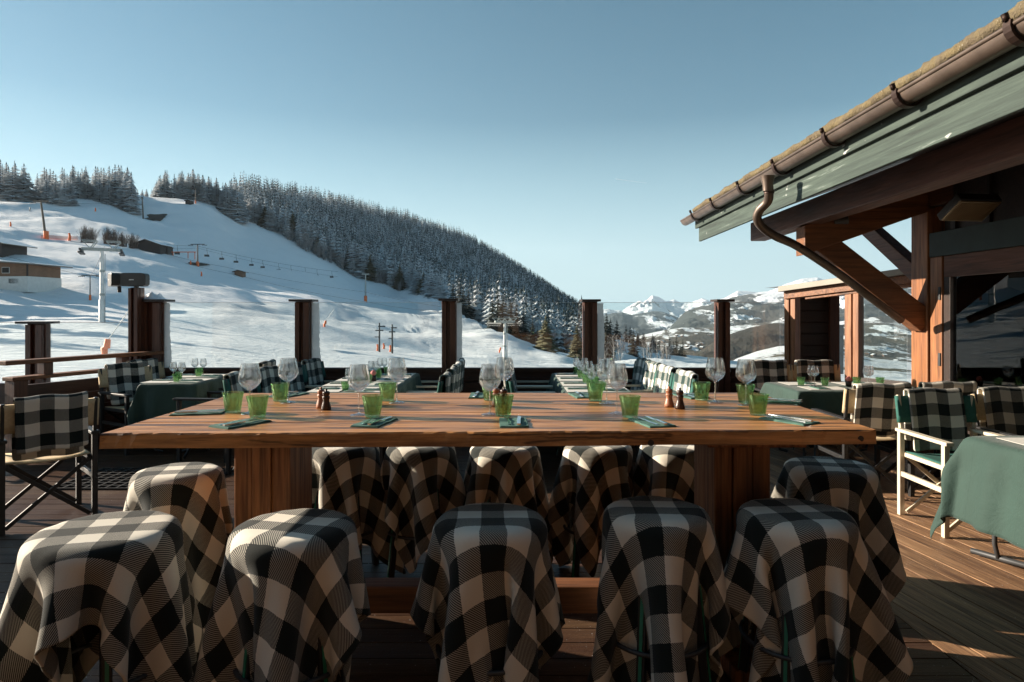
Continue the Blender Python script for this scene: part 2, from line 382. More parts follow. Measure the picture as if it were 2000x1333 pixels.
# numpy value noise
_rs = np.random.RandomState(3); _T = _rs.rand(256, 256)
def vnoise(x, y):
    xi = np.floor(x).astype(int); yi = np.floor(y).astype(int); fx = x - xi; fy = y - yi
    fx = fx * fx * (3 - 2 * fx); fy = fy * fy * (3 - 2 * fy)
    a = _T[xi % 256, yi % 256]; b = _T[(xi + 1) % 256, yi % 256]; c = _T[xi % 256, (yi + 1) % 256]; d = _T[(xi + 1) % 256, (yi + 1) % 256]
    return (a * (1 - fx) + b * fx) * (1 - fy) + (c * (1 - fx) + d * fx) * fy
def fbm(x, y, o=5, g=.5, ridged=False):
    s = 0; a = 1; t = 0
    for i in range(o):
        n = vnoise(x * 2 ** i + 17 * i, y * 2 ** i + 31 * i)
        if ridged: n = 1 - np.abs(2 * n - 1)
        s = s + a * n; t += a; a *= g
    return s / t
def np_mesh(name, verts, quads, smooth=True):
    me = bpy.data.meshes.new(name); nv = len(verts); nf = len(quads); k = quads.shape[1]
    me.vertices.add(nv); me.vertices.foreach_set('co', np.asarray(verts, dtype=np.float32).ravel())
    me.loops.add(nf * k); me.loops.foreach_set('vertex_index', np.asarray(quads, dtype=np.int32).ravel())
    me.polygons.add(nf); me.polygons.foreach_set('loop_start', np.arange(nf, dtype=np.int32) * k); me.polygons.foreach_set('loop_total', np.full(nf, k, dtype=np.int32))
    me.polygons.foreach_set('use_smooth', np.full(nf, smooth)); me.update(calc_edges=True); return me
def grid_quads(n, m, wrap=False):
    i, j = np.meshgrid(np.arange(n - 1), np.arange(m - 1), indexing='ij'); a = (i * m + j).ravel()
    return np.stack([a, a + 1, a + m + 1, a + m], 1)

# ------------------------------------------------------------------ terrain
# per column: nine (depth, image row) controls; the last two are ridge and what lies behind it
TC = {
 -2600: [(14, 840), (40, 690), (80, 600), (115, 520), (170, 430), (230, 360), (270, 330), (300, 330)],
 -600: [(17, 815), (40, 695), (83, 622), (115, 545), (190, 452), (260, 398), (300, 375), (330, 375)],
 0:    [(20, 800), (40, 700), (83, 632), (115, 560), (190, 470), (255, 418), (300, 392), (330, 388)],
 200:  [(20, 800), (40, 705), (83, 631), (125, 570), (195, 502), (250, 462), (320, 405), (372, 379)],
 300:  [(20, 800), (40, 710), (83, 640), (130, 592), (190, 536), (235, 494), (330, 430), (392, 386)],
 400:  [(20, 802), (40, 714), (83, 648), (130, 605), (190, 560), (250, 521), (330, 450), (400, 392)],
 480:  [(20, 804), (40, 718), (83, 656), (130, 618), (190, 578), (250, 545), (330, 500), (430, 430)],
 600:  [(20, 806), (40, 722), (83, 670), (130, 636), (190, 603), (250, 572), (330, 527), (420, 492)],
 700:  [(20, 806), (40, 726), (83, 680), (130, 652), (200, 620), (270, 594), (340, 575), (430, 556)],
 800:  [(20, 808), (40, 730), (83, 690), (130, 664), (200, 638), (270, 616), (340, 598), (430, 578)],
 900:  [(20, 810), (40, 735), (83, 698), (115, 682), (150, 663), (190, 642), (225, 628), (260, 621)],
 960:  [(20, 812), (40, 740), (75, 707), (100, 690), (125, 674), (145, 660), (165, 648), (185, 641)],
 1050: [(20, 815), (40, 745), (65, 723), (85, 710), (105, 700), (125, 691), (142, 684), (160, 680)],
 1130: [(20, 818), (40, 750), (60, 731), (75, 722), (90, 714), (105, 708), (120, 703), (135, 700)],
 1200: [(20, 820), (40, 755), (60, 736), (80, 726), (110, 717), (170, 706), (220, 697), (270, 692)],
 1300: [(20, 822), (40, 758), (60, 741), (85, 731), (130, 720), (190, 709), (250, 701), (310, 697)],
 1400: [(20, 826), (40, 764), (60, 747), (90, 735), (140, 724), (200, 716), (260, 711), (330, 707)],
 1600: [(20, 832), (40, 780), (60, 764), (90, 752), (140, 744), (200, 738), (260, 735), (330, 733)],
 2000: [(20, 850), (40, 810), (60, 795), (90, 785), (140, 775), (200, 768), (260, 765), (330, 764)],
 3600: [(20, 870), (40, 840), (60, 830), (90, 820), (140, 810), (200, 805), (260, 800), (330, 800)],
}
# behind the near brow: forest hill (or fall to the valley)
TH = {
 -2600: [(330, 350), (420, 420), (600, 500)],
 -600: [(360, 385), (450, 420), (700, 500)],
 0: [(360, 390), (450, 410), (700, 500)],
 200: [(420, 388), (500, 420), (700, 500)],
 300: [(440, 386), (520, 420), (700, 500)],
 400: [(430, 393), (500, 394), (640, 430)],
 480: [(480, 408), (520, 390), (640, 420)],
 600: [(500, 446), (600, 406), (740, 430)],
 700: [(540, 498), (740, 417), (900, 440)],
 800: [(580, 522), (850, 443), (1000, 460)],
 900: [(420, 624), (900, 474), (1050, 490)],
 960: [(320, 652), (930, 503), (1080, 520)],
 1050: [(300, 682), (980, 560), (1120, 580)],
 1130: [(300, 700), (1000, 618), (1150, 640)],
 1200: [(400, 664), (520, 652), (900, 700)],
 1300: [(400, 692), (520, 690), (900, 720)],
 1400: [(420, 704), (520, 703), (900, 730)],
 1600: [(420, 733), (520, 735), (900, 760)],
 2000: [(420, 764), (520, 765), (900, 780)],
 3600: [(420, 800), (520, 800), (900, 800)],
}
kpx = sorted(TC); kang = np.array([math.atan((p - 1000) / F) for p in kpx])
LY = []
for li in range(11):
    Rr = []; Zz = []
    for p, a in zip(kpx, kang):
        d, y = (TC[p] + TH[p])[li]
        Rr.append(math.log(d / math.cos(a))); Zz.append(CAMH + (HZ - y) / F * d)
    LY.append((Rr, Zz))
# first layer: under the terrace; last: valley floor
LY.insert(0, ([math.log(3.0)] * len(kpx), [-3.2] * len(kpx)))
LY.append(([math.log(2400)] * len(kpx), [-230.0] * len(kpx)))
LY.append(([math.log(14000)] * len(kpx), [-240.0] * len(kpx)))
NA = 900; angs = np.linspace(R(-71), R(64), NA)
sub = [5, 10, 14, 16, 16, 16, 16, 16, 8, 14, 26, 10, 16, 8]
cols_R = np.array([np.interp(angs, kang, l[0]) for l in LY]); cols_Z = np.array([np.interp(angs, kang, l[1]) for l in LY])
def smooth_ax(a, ax, it):
    for _ in range(it):
        p = np.concatenate([np.take(a, [0], ax), a, np.take(a, [-1], ax)], ax); n = a.shape[ax]
        a = (np.take(p, range(0, n), ax) + 2 * np.take(p, range(1, n + 1), ax) + np.take(p, range(2, n + 2), ax)) / 4
    return a
cols_R = smooth_ax(cols_R, 1, 60); cols_Z = smooth_ax(cols_Z, 1, 60)
rows_R = []; rows_Z = []
for k in range(len(LY) - 1):
    for i in range(sub[k]):
        t = i / sub[k]; rows_R.append(cols_R[k] * (1 - t) + cols_R[k + 1] * t)
        # interpolate z against true radius so slopes are planar
        r0, r1 = np.exp(cols_R[k]), np.exp(cols_R[k + 1]); r = np.exp(rows_R[-1]); q = (r - r0) / (r1 - r0)
        rows_Z.append(cols_Z[k] * (1 - q) + cols_Z[k + 1] * q)
rows_R.append(cols_R[-1]); rows_Z.append(cols_Z[-1])
TR = np.exp(np.array(rows_R)); TZ = np.array(rows_Z)
i_edge = sum(sub[:8])
TZs = smooth_ax(TZ, 0, 5)
TZ = TZs
TX = TR * np.sin(angs)[None, :]; TY = TR * np.cos(angs)[None, :]
amp = np.clip(TR / 60, .15, 3.0)
und = (fbm(TX / 34 + 5, TY / 22 + 5, 4, .5) - .5) * amp * 1.9
und += (fbm(TX / 6.5 + 3, TY / 9 + 1, 3, .5) - .5) * np.clip(TR / 70, .2, 1.6) * .42 * (TR < 420)
# long wind-packed swells crossing the piste
und += (fbm((TX * .8 - TY * .5) / 16 + 9, (TX * .4 + TY * .9) / 70 + 2, 3, .5) - .5) * np.clip(TR / 90, .05, 2) * 1.6
TZ = TZ + und * np.clip((TR - 12) / 20, 0, 1)
me = np_mesh('snow_slope', np.stack([TX, TY, TZ], -1).reshape(-1, 3), grid_quads(*TR.shape)[:, ::-1])
snow_ground = obj('snow_ground', me, snow_m); snow_ground['kind'] = 'structure'; snow_ground['label'] = 'snow covered ski slope, hill and valley floor'; snow_ground['category'] = 'ground'
mb = MB(); mb.add([(-15000, -15000, -245), (15000, -15000, -245), (15000, 15000, -245), (-15000, 15000, -245)], [(0, 1, 2, 3)])
struct('ground', mb, snow_m, 'wide snowy ground sheet far below')
mb = MB(); mb.add([(-400, -400, -6), (400, -400, -6), (400, 4, -3.3), (-400, 4, -3.3)], [(0, 1, 2, 3)])
struct('hill_ground', mb, snow_m, 'snowy ground behind and below the terrace')
def ground_z(x, y):
    a = math.atan2(x, y); r = math.hypot(x, y)
    c = (a - angs[0]) / (angs[-1] - angs[0]) * (NA - 1); c = min(max(c, 0), NA - 1.001); ci = int(c); ft = c - ci
    z = 0
    for cc, w in ((ci, 1 - ft), (ci + 1, ft)):
        z += w * np.interp(r, TR[:, cc], TZ[:, cc])
    return float(z)
def hit(px, py, lo=10, hi=1200):
    """first point of the snow seen at a pixel"""
    Y = lo; u = (px - 1000) / F
    while Y < hi:
        z = CAMH + (HZ - py) / F * Y
        if ground_z(u * Y, Y) >= z: return Vector((u * Y, Y, ground_z(u * Y, Y)))
        Y *= 1.004
    return None
def on(px, Y):
    x = (px - 1000) / F * Y; return Vector((x, Y, ground_z(x, Y)))

# mountains
def mountain(name, label, sil, base_y, D0, D1, mat, rough_amp, nx=520, ny=110, nscale=1.0, seed=0, back=1.25):
    px = np.array([s[0] for s in sil], float); py = np.array([s[1] for s in sil], float)
    cols = np.linspace(px[0], px[-1], nx); ridge = np.interp(cols, px, py)
    by = np.interp(cols, [b[0] for b in base_y], [b[1] for b in base_y])
    t = np.linspace(0, 1, ny)[:, None]
    D = D0 + (D1 - D0) * t + 0 * cols[None, :]
    zr = (CAMH + (HZ - ridge) / F * D1)[None, :]; zb = (CAMH + (HZ - by) / F * D0)[None, :]
    Z = zb + (zr - zb) * (t ** 1.15)
    X = (cols[None, :] - 1000) / F * D
    s = nscale * 6 / D1
    nz = fbm(X * s + seed, D * s * 1.3 + seed, 7, .52, True) - .62
    fade = np.clip(t * 4, 0, 1) * (.25 + .75 * np.clip((1 - t) * 3, 0, 1))
    Z = Z + nz * rough_amp * D1 / F * fade * 75
    D2 = np.full((1, nx), D1 * back); X2 = (cols[None, :] - 1000) / F * D2; Z2 = np.full((1, nx), -240.)
    X = np.concatenate([X, X2]); Dd = np.concatenate([D, D2]); Z = np.concatenate([Z, Z2])
    me = np_mesh(name, np.stack([X, Dd, Z], -1).reshape(-1, 3), grid_quads(ny + 1, nx)[:, ::-1])
    o = obj(name, me, mat); o['kind'] = 'structure'; o['label'] = label; o['category'] = 'mountain'; return o
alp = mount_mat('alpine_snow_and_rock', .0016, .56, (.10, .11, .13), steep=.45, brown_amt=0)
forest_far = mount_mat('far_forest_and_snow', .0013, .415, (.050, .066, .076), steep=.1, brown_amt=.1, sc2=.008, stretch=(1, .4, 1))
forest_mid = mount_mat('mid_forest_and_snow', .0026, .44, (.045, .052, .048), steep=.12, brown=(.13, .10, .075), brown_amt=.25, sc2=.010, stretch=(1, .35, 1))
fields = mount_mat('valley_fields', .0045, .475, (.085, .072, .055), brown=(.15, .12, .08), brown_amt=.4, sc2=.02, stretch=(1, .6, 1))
brownwood = mount_mat('brown_wooded_hill', .004, .30, (.045, .036, .026), brown=(.11, .075, .048), brown_amt=.45, sc2=.02)
fieldn = mount_mat('near_field', .005, .56, (.12, .10, .055), brown=(.2, .17, .10), brown_amt=.5, sc2=.02, stretch=(1, 2.5, 1))
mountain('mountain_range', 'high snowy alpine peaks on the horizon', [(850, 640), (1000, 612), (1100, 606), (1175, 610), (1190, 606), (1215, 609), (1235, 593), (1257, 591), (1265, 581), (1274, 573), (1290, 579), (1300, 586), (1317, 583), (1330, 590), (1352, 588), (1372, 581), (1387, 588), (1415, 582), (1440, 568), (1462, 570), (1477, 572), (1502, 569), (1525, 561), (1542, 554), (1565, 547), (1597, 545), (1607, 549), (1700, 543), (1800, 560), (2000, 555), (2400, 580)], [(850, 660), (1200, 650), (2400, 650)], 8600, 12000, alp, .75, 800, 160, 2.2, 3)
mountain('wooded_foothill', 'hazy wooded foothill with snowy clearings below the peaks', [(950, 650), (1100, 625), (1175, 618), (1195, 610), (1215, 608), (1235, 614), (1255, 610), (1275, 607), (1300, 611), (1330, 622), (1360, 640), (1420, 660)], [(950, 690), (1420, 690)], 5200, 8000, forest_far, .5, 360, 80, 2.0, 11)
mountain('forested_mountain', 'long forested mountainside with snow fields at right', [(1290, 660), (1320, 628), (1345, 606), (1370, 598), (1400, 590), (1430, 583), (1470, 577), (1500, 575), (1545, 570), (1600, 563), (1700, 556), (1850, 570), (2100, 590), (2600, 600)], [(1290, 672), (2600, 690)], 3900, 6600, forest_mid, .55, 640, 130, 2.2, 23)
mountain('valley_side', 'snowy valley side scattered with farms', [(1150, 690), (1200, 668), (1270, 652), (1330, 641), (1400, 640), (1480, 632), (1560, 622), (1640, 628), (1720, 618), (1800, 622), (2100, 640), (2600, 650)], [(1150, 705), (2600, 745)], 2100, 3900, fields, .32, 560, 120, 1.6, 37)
mountain('brown_hill', 'brown wooded hill above the valley meadow', [(1330, 705), (1365, 688), (1395, 668), (1430, 652), (1465, 641), (1500, 634), (1530, 634), (1570, 642), (1620, 668), (1680, 700)], [(1330, 712), (1680, 728)], 1500, 2050, brownwood, .35, 260, 70, 2.2, 41)
mountain('meadow_hill', 'snowy meadow with yellow grass patches below the brown hill', [(1400, 722), (1440, 700), (1480, 686), (1520, 677), (1560, 674), (1620, 680), (1700, 700), (1900, 720)], [(1400, 735), (1900, 760)], 1000, 1450, fieldn, .12, 220, 60, 1.6, 53)

# ------------------------------------------------------------------ conifers
def conifer_parts(h, r, tiers, seed, blades=9, twist=1.0):
    """crown of many drooping branch blades; returns MB crown, MB trunk"""
    g = random.Random(seed); c = MB(); t = MB()
    t.tube([(0, 0, -h * .04), (0, 0, h * .5), (0, 0, h * .97)], [h * .014, h * .007, h * .001], 6)
    for k in range(tiers):
        q = k / (tiers - 1); z = h * (.06 + .90 * q); rr = r * (1 - q) ** .78 * g.uniform(.82, 1.12) + r * .05
        nb = max(5, int(blades * (1 - .45 * q)))
        for j in range(nb):
            a = 2 * math.pi * (j + g.random() * .8) / nb + k * 1.1; L = rr * g.uniform(.7, 1.15); w = L * g.uniform(.36, .56); dz = -L * g.uniform(.22, .5)
            ca, sa = math.cos(a), math.sin(a); z0 = z + g.uniform(-.02, .02) * h
            tip = Vector((ca * L, sa * L, z0 + dz)); mid = Vector((ca * L * .55, sa * L * .55, z0 + dz * .35)); s = Vector((-sa, ca, 0))
            vs = [(ca * L * .04, sa * L * .04, z0 + h * .018), mid + s * w + Vector((0, 0, -w * .45)), tip + s * w * .25, tip - s * w * .25, mid - s * w + Vector((0, 0, -w * .45)), mid + Vector((0, 0, w * .12))]
            c.add(vs, [(0, 5, 1), (5, 2, 1), (5, 3, 2), (5, 4, 3), (0, 4, 5)])
    c.tube([(0, 0, h * .93), (0, 0, h)], [r * .06, .01], 4)
    return c, t
protos = []
for i, (h, r, tr_) in enumerate([(18, 3.1, 17), (21, 3.4, 19), (15, 2.8, 15), (19, 2.5, 18)]):
    c, t = conifer_parts(h, r, tr_, 10 + i, 10); protos.append((c.mesh('crown'), t.mesh('trunk'), h))
for pm in protos: pm[0].materials.append(con_m); pm[1].materials.append(bark_m)
protos_b = []
for i, (h, r, tr_) in enumerate([(18, 3.3, 20), (15, 3.4, 18)]):
    c, t = conifer_parts(h, r, tr_, 40 + i, 13); cm = c.mesh('crown'); cm.materials.append(con_b); tm = t.mesh('trunk'); tm.materials.append(bark_m); protos_b.append((cm, tm, h))
protos_d = []
for i, (h, r, tr_) in enumerate([(17, 2.8, 15), (14, 2.4, 13)]):
    c, t = conifer_parts(h, r, tr_, 60 + i, 9); cm = c.mesh('crown'); cm.materials.append(con_d); tm = t.mesh('trunk'); tm.materials.append(bark_m); protos_d.append((cm, tm, h))
def spruce(pos, height, label, group, pr=None, name='spruce_tree'):
    pr = pr or protos; cm, tm, h = rnd.choice(pr); s = height / h
    t = thing(name, label, 'tree', pos, rnd.uniform(0, 6.28), group); w = s * rnd.uniform(1.5, 2.1); t.scale = (w, w, s)
    obj('crown', cm, con_m, t); obj('trunk', tm, bark_m, t); return t
def tops(sil, px): return float(np.interp(px, [s[0] for s in sil], [s[1] for s in sil]))
# grove on the left ridge
silA = [(-40, 318), (0, 310), (30, 304), (60, 318), (100, 330), (140, 322), (180, 322), (215, 322), (250, 322), (262, 350)]
basA = [(-40, 392), (0, 390), (130, 388), (140, 381), (262, 382)]
for k in range(92):
    px = rnd.uniform(-60, 258); row = rnd.random(); Y = 300 + row * 60 if px < 140 else 330 + row * 60
    Y0 = Y; p = on(px, Y0); yb = HZ - (p.z - CAMH) * F / Y0
    top = tops(silA, px) + rnd.uniform(-4, 26); H = (yb - top) / F * Y0
    spruce(p - Vector((0, 0, .5)), min(max(H, 9), 27), 'tall snow dusted spruce in the grove on the far left ridge', 'spruces of the far left grove')
silB = [(298, 350), (310, 330), (350, 334), (370, 328), (400, 335), (430, 345), (465, 350), (475, 372)]
for k in range(58):
    px = rnd.uniform(302, 472); Y = rnd.uniform(405, 440); p = on(px, Y); yb = HZ - (p.z - CAMH) * F / Y
    top = tops(silB, px) + rnd.uniform(-3, 20); H = (yb - top) / F * Y
    spruce(p - Vector((0, 0, .5)), min(max(H, 8), 25), 'snow dusted spruce in the second grove at the top of the piste', 'spruces of the second ridge grove')
for k in range(10):
    px = rnd.uniform(262, 305); Y = rnd.uniform(450, 480); p = on(px, Y); yb = HZ - (p.z - CAMH) * F / Y
    spruce(p, (yb - 370) / F * Y if yb > 372 else 6, 'small distant spruce in the gap between the two ridge groves', 'spruces in the ridge gap')
# forest edge individuals
edge = [(465, 428), (480, 435), (520, 455), (560, 475), (600, 490), (650, 525), (690, 555), (720, 565), (760, 570), (800, 578), (830, 580), (870, 600)]
for k in range(70):
    px = 466 + (k / 69) ** 1.0 * 400 + rnd.uniform(-5, 5); d0 = float(np.interp(px, [480, 600, 700, 800, 870], [430, 422, 432, 432, 330]))
    Y = d0 + rnd.uniform(2, 40)
    p = on(px, Y); big = 24 if 680 < px < 720 else rnd.uniform(12, 19)
    spruce(p - Vector((0, 0, .4)), big, 'snow dusted spruce along the lower edge of the hillside forest', 'spruces on the forest edge', protos if k % 9 else protos_b)
# trees beyond the brow, centre
for px, Y, H in [(898, 262, 15), (905, 270, 13), (885, 290, 14), (915, 275, 13), (925, 285, 9), (962, 200, 12), (972, 205, 15), (982, 215, 14), (998, 230, 14), (1008, 215, 12), (1022, 230, 12), (1030, 250, 13), (1040, 210, 9), (1050, 230, 8), (1090, 240, 10), (1100, 260, 11), (1112, 250, 10), (1085, 280, 12), (1145, 260, 12), (1165, 230, 12), (1136, 280, 14)]:
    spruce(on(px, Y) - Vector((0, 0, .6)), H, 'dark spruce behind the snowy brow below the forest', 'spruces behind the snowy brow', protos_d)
spruce(on(1066, 152), 12.0 * .62 + 1.0, 'sunlit bushy spruce standing on the snowy brow just left of the fourth windbreak post', None, protos_b)
spruce(on(1127, 132), 9.0 * .62 + 1.6, 'sunlit spruce on the snow immediately left of the fourth windbreak post', None, protos_b)
# shaded woods on the right
for k in range(46):
    px = rnd.uniform(1172, 1345); Y = rnd.uniform(300, 480); p = on(px, Y)
    if 1205 < px < 1255 and Y < 420: continue
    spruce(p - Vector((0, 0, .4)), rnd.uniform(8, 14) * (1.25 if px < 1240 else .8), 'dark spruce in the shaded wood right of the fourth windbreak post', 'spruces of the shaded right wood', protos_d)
for px, Y, H in [(1237, 200, 9), (1184, 190, 13), (1176, 210, 14), (1190, 230, 13)]:
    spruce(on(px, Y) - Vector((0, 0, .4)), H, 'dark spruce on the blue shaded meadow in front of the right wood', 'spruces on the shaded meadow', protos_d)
# the wood as one mass
def stuff_forest(name, label, pts, hts, mat, tiers=10, nb=6):
    V = []; Q = []; off = 0; g = np.random.RandomState(5)
    temps = []
    for s in range(5):
        gg = random.Random(s + 100); vs = []; fs = []
        for k in range(tiers):
            q = k / (tiers - 1); z = .08 + .86 * q; rr = .15 * (1 - q) ** .85 * gg.uniform(.85, 1.15) + .012
            for j in range(nb if q < .6 else nb - 2):
                a = 2 * math.pi * (j + gg.random() * .7) / nb + k; L = rr * gg.uniform(.75, 1.2); w = L * .36; dz = -L * .5
                b = len(vs); ca, sa = math.cos(a), math.sin(a)
                vs += [(0, 0, z + .03), (ca * L * .55 - sa * w, sa * L * .55 + ca * w, z + dz * .4 - w * .3), (ca * L, sa * L, z + dz), (ca * L * .55 + sa * w, sa * L * .55 - ca * w, z + dz * .4 - w * .3)]
                fs.append((b, b + 1, b + 2, b + 3))
        b = len(vs); vs += [(.012, 0, .9), (-.008, .01, .9), (0, 0, 1.0), (-.008, -.01, .9)]; fs.append((b, b + 1, b + 2, b + 3))
        temps.append((np.array(vs), np.array(fs)))
    for (x, y, z), h in zip(pts, hts):
        tv, tf = temps[g.randint(5)]; a = g.rand() * 6.28; c, s = math.cos(a), math.sin(a); w = h * g.uniform(.95, 1.4)
        vv = np.stack([x + (tv[:, 0] * c - tv[:, 1] * s) * w, y + (tv[:, 0] * s + tv[:, 1] * c) * w, z + tv[:, 2] * h], 1)
        V.append(vv); Q.append(tf + off); off += len(tv)
    me = np_mesh(name, np.concatenate(V), np.concatenate(Q), False)
    return tag(obj(name, me, mat), label, 'forest', None, 'stuff')
pts = []; hts = []
ia, ib = sum(sub[:8]) + 1, sum(sub[:12])
tries = 0
g2 = np.random.RandomState(8)
while len(pts) < 9600 and tries < 60000:
    tries += 1
    px = g2.uniform(455, 1165); Y = math.sqrt(g2.uniform(230 ** 2, 1060 ** 2))
    d0 = float(np.interp(px, [455, 480, 600, 700, 800, 870, 900, 960, 1050, 1165], [470, 440, 425, 438, 440, 360, 300, 240, 230, 250]))
    d1 = float(np.interp(px, [455, 480, 600, 700, 800, 900, 1000, 1130, 1165], [520, 545, 625, 765, 875, 930, 980, 1030, 1050]))
    if Y < d0 or Y > d1: continue
    # clearings low on the slope
    x = (px - 1000) / F * Y
    if Y < 420 and px > 880 and vnoise(np.array(x / 40.), np.array(Y / 40.)) > .62: continue
    if 790 < px < 880 and Y < 520 and vnoise(np.array(x / 25.), np.array(Y / 35.)) > .6: continue
    z = ground_z(x, Y); pts.append((x, Y, z - .5)); hts.append(g2.uniform(13, 24))
stuff_forest('forest', 'dense snow dusted conifer forest covering the hillside', pts, hts, con_f)
# thickets of bare twigs
def thicket(name, label, pts, hts, mat, n=26, cat='shrubs', kind='stuff'):
    V = []; Q = []; off = 0; g = random.Random(9)
    for (x, y, z), h in zip(pts, hts):
        for k in range(n):
            a = g.uniform(0, 6.28); lean = g.uniform(.05, .75); L = h * g.uniform(.6, 1.05); b = Vector((x + g.uniform(-.15, .15) * h, y + g.uniform(-.12, .12) * h, z))
            d = Vector((math.cos(a) * lean, math.sin(a) * lean, 1)).normalized(); s = Vector((-math.sin(a), math.cos(a), 0)) * h * .006
            for m_ in range(6):
                q = m_ / 5; p = b + d * L * (.25 + .7 * q); a2 = g.uniform(0, 6.28); e = p + Vector((math.cos(a2) * .22, math.sin(a2) * .22, .26)) * L * (1.15 - q * .6)
                V += [p - s, p + s, e + s * .5, e - s * .5]; Q.append((off, off + 1, off + 2, off + 3)); off += 4
            e = b + d * L; V += [b - s * 2, b + s * 2, e + s, e - s]; Q.append((off, off + 1, off + 2, off + 3)); off += 4
    me = np_mesh(name, np.array([tuple(v) for v in V]), np.array(Q), False); o = obj(name, me, mat)
    return tag(o, label, cat, None, kind)
pp = []; hh = []
for k in range(240):
    px = rnd.uniform(560, 790); d0 = float(np.interp(px, [560, 600, 700, 800], [428, 424, 434, 434])); Y = d0 + rnd.uniform(-3, 34)
    p = on(px, Y); pp.append(tuple(p)); hh.append(rnd.uniform(6, 11))
thicket('leafless_undergrowth', 'grey leafless undergrowth along the lower forest edge', pp, hh, twig_g, 14)
for i, (px, Y, h) in enumerate([(172, 218, 5.5), (216, 222, 5.8), (236, 224, 4.6), (256, 224, 5.0)]):
    p = on(px, Y)
    thicket('bare_tree', ['leftmost broad leafless brown tree on the piste behind the white lift pylon', 'leafless brown tree above the white lift pylon head', 'narrow leafless brown tree between the white pylon head and the timber lift hut', 'rounded leafless brown tree directly behind the timber lift hut'][i], [(p.x + dx, p.y, p.z) for dx in ((-1.5, 0, 1.5) if h > 5 else (0, 1.2))], [h, h, h * .9], twig_m, 44, 'tree', None)
for k in range(16):
    px = rnd.choice([rnd.uniform(1172, 1235), rnd.uniform(1255, 1320)]); Y = rnd.uniform(170, 260); p = on(px, Y)
    o = thicket('bare_tree', 'leafless tree on the shaded meadow right of the fourth windbreak post', [tuple(p)], [rnd.uniform(6, 9)], twig_g, 9, 'tree', None); o['group'] = 'leafless trees on the shaded meadow'

# trees outside the left edge that throw the long shadows over the piste
for X, Y, H in [(-74, 62, 15), (-80, 70, 19), (-86, 78, 17), (-92, 66, 21), (-83, 88, 16), (-100, 100, 19), (-112, 112, 18), (-150, 150, 20), (-160, 165, 17)]:
    spruce(Vector((X, Y, ground_z(X, Y) - .3)), H, 'tall spruce beside the left edge of the piste', 'spruces beside the piste')

# ------------------------------------------------------------------ ski slope furniture
def lift_pylon(px, py, toppy, label, mat, pads=True, arm=None, head='T', r=.22, lean=0, D=None, name='lift_pylon'):
    p = on(px, D) if D else hit(px, py); Y = p.y; H = (py - toppy) / F * Y; k = H / 10
    t = thing(name, label, 'lift pylon', p)
    L = Vector((lean * H, 0, H))
    obj('mast', MB().tube([(0, 0, -1), L * .5, L], [r * k * 1.25, r * k, r * k * .8], 10), mat, t)
    a = arm or .2 * H
    if head == 'T':
        obj('crossarm', MB().box(L.x - a, L.x + a, -.12 * k, .12 * k, L.z - .35 * k, L.z), mat, t)
        for s in (-1, 1):
            w = MB().box(L.x + s * a - a * .35, L.x + s * a + a * .35, -.08 * k, .08 * k, L.z - .62 * k, L.z - .45 * k)
            for q in (-.3, -.1, .1, .3): w.lathe([(0, -.05), (.16 * k, -.05), (.16 * k, .05), (0, .05)], 8, (L.x + s * a + q * a, 0, L.z - .72 * k))
            obj('pulley_train', w, darkst_m, t)
    if head == '': obj('step_irons', MB().box(-a, a, -.05, .05, H * .72, H * .76).box(-a * .3, a * 1.5, -.05, .05, H * .86, H * .9).box(-a * 1.2, 0, -.05, .05, H * .5, H * .53), mat, t)
    if pads: obj('padding', MB().tube([(0, 0, -.3), (0, 0, 2.0 * k)], r * k * 2.2, 8), orange_m, t)
    return t, p, L
lift_pylon(90, 468, 393, 'tall leaning dark pylon with red base pad at the upper left of the piste', wood('pylon_timber', (.08, .06, .045), (.16, .13, .10), 2, 1, .7), lean=-.14, r=.28)
MATS['pt'] = bpy.data.materials['pylon_timber']
lift_pylon(280, 428, 385, 'dark pylon standing just below the gap between the ridge groves', MATS['pt'], pads=False, arm=.5, lean=-.06, r=.3)
lift_pylon(382, 402, 372, 'small pylon with orange pad in front of the second ridge grove', MATS['pt'], arm=.5, D=395)
lift_pylon(386, 520, 477, 'T shaped chairlift pylon right of the timber lift hut', darkst_m, r=.3, arm=2.6)
lift_pylon(176, 587, 538, 'short green T shaped pylon left of the white pylon', darkst_m, arm=1.5, r=.2)
lift_pylon(714, 589, 535, 'grey wooden T pylon in front of the lower forest edge', galv_m, arm=1.6, r=.26)
lift_pylon(741, 688, 631, 'left one of the pair of slim dark masts between the second and third windbreak posts', darkst_m, arm=.45, r=.3, pads=False, head='')
lift_pylon(766, 691, 634, 'right one of the pair of slim dark masts between the second and third windbreak posts', darkst_m, arm=.35, r=.3, pads=False, head='')
lift_pylon(1029, 656, 622, 'pale grey pylon head rising in front of the dark trees behind the brow', galv_m, arm=1.0, pads=False, D=230)
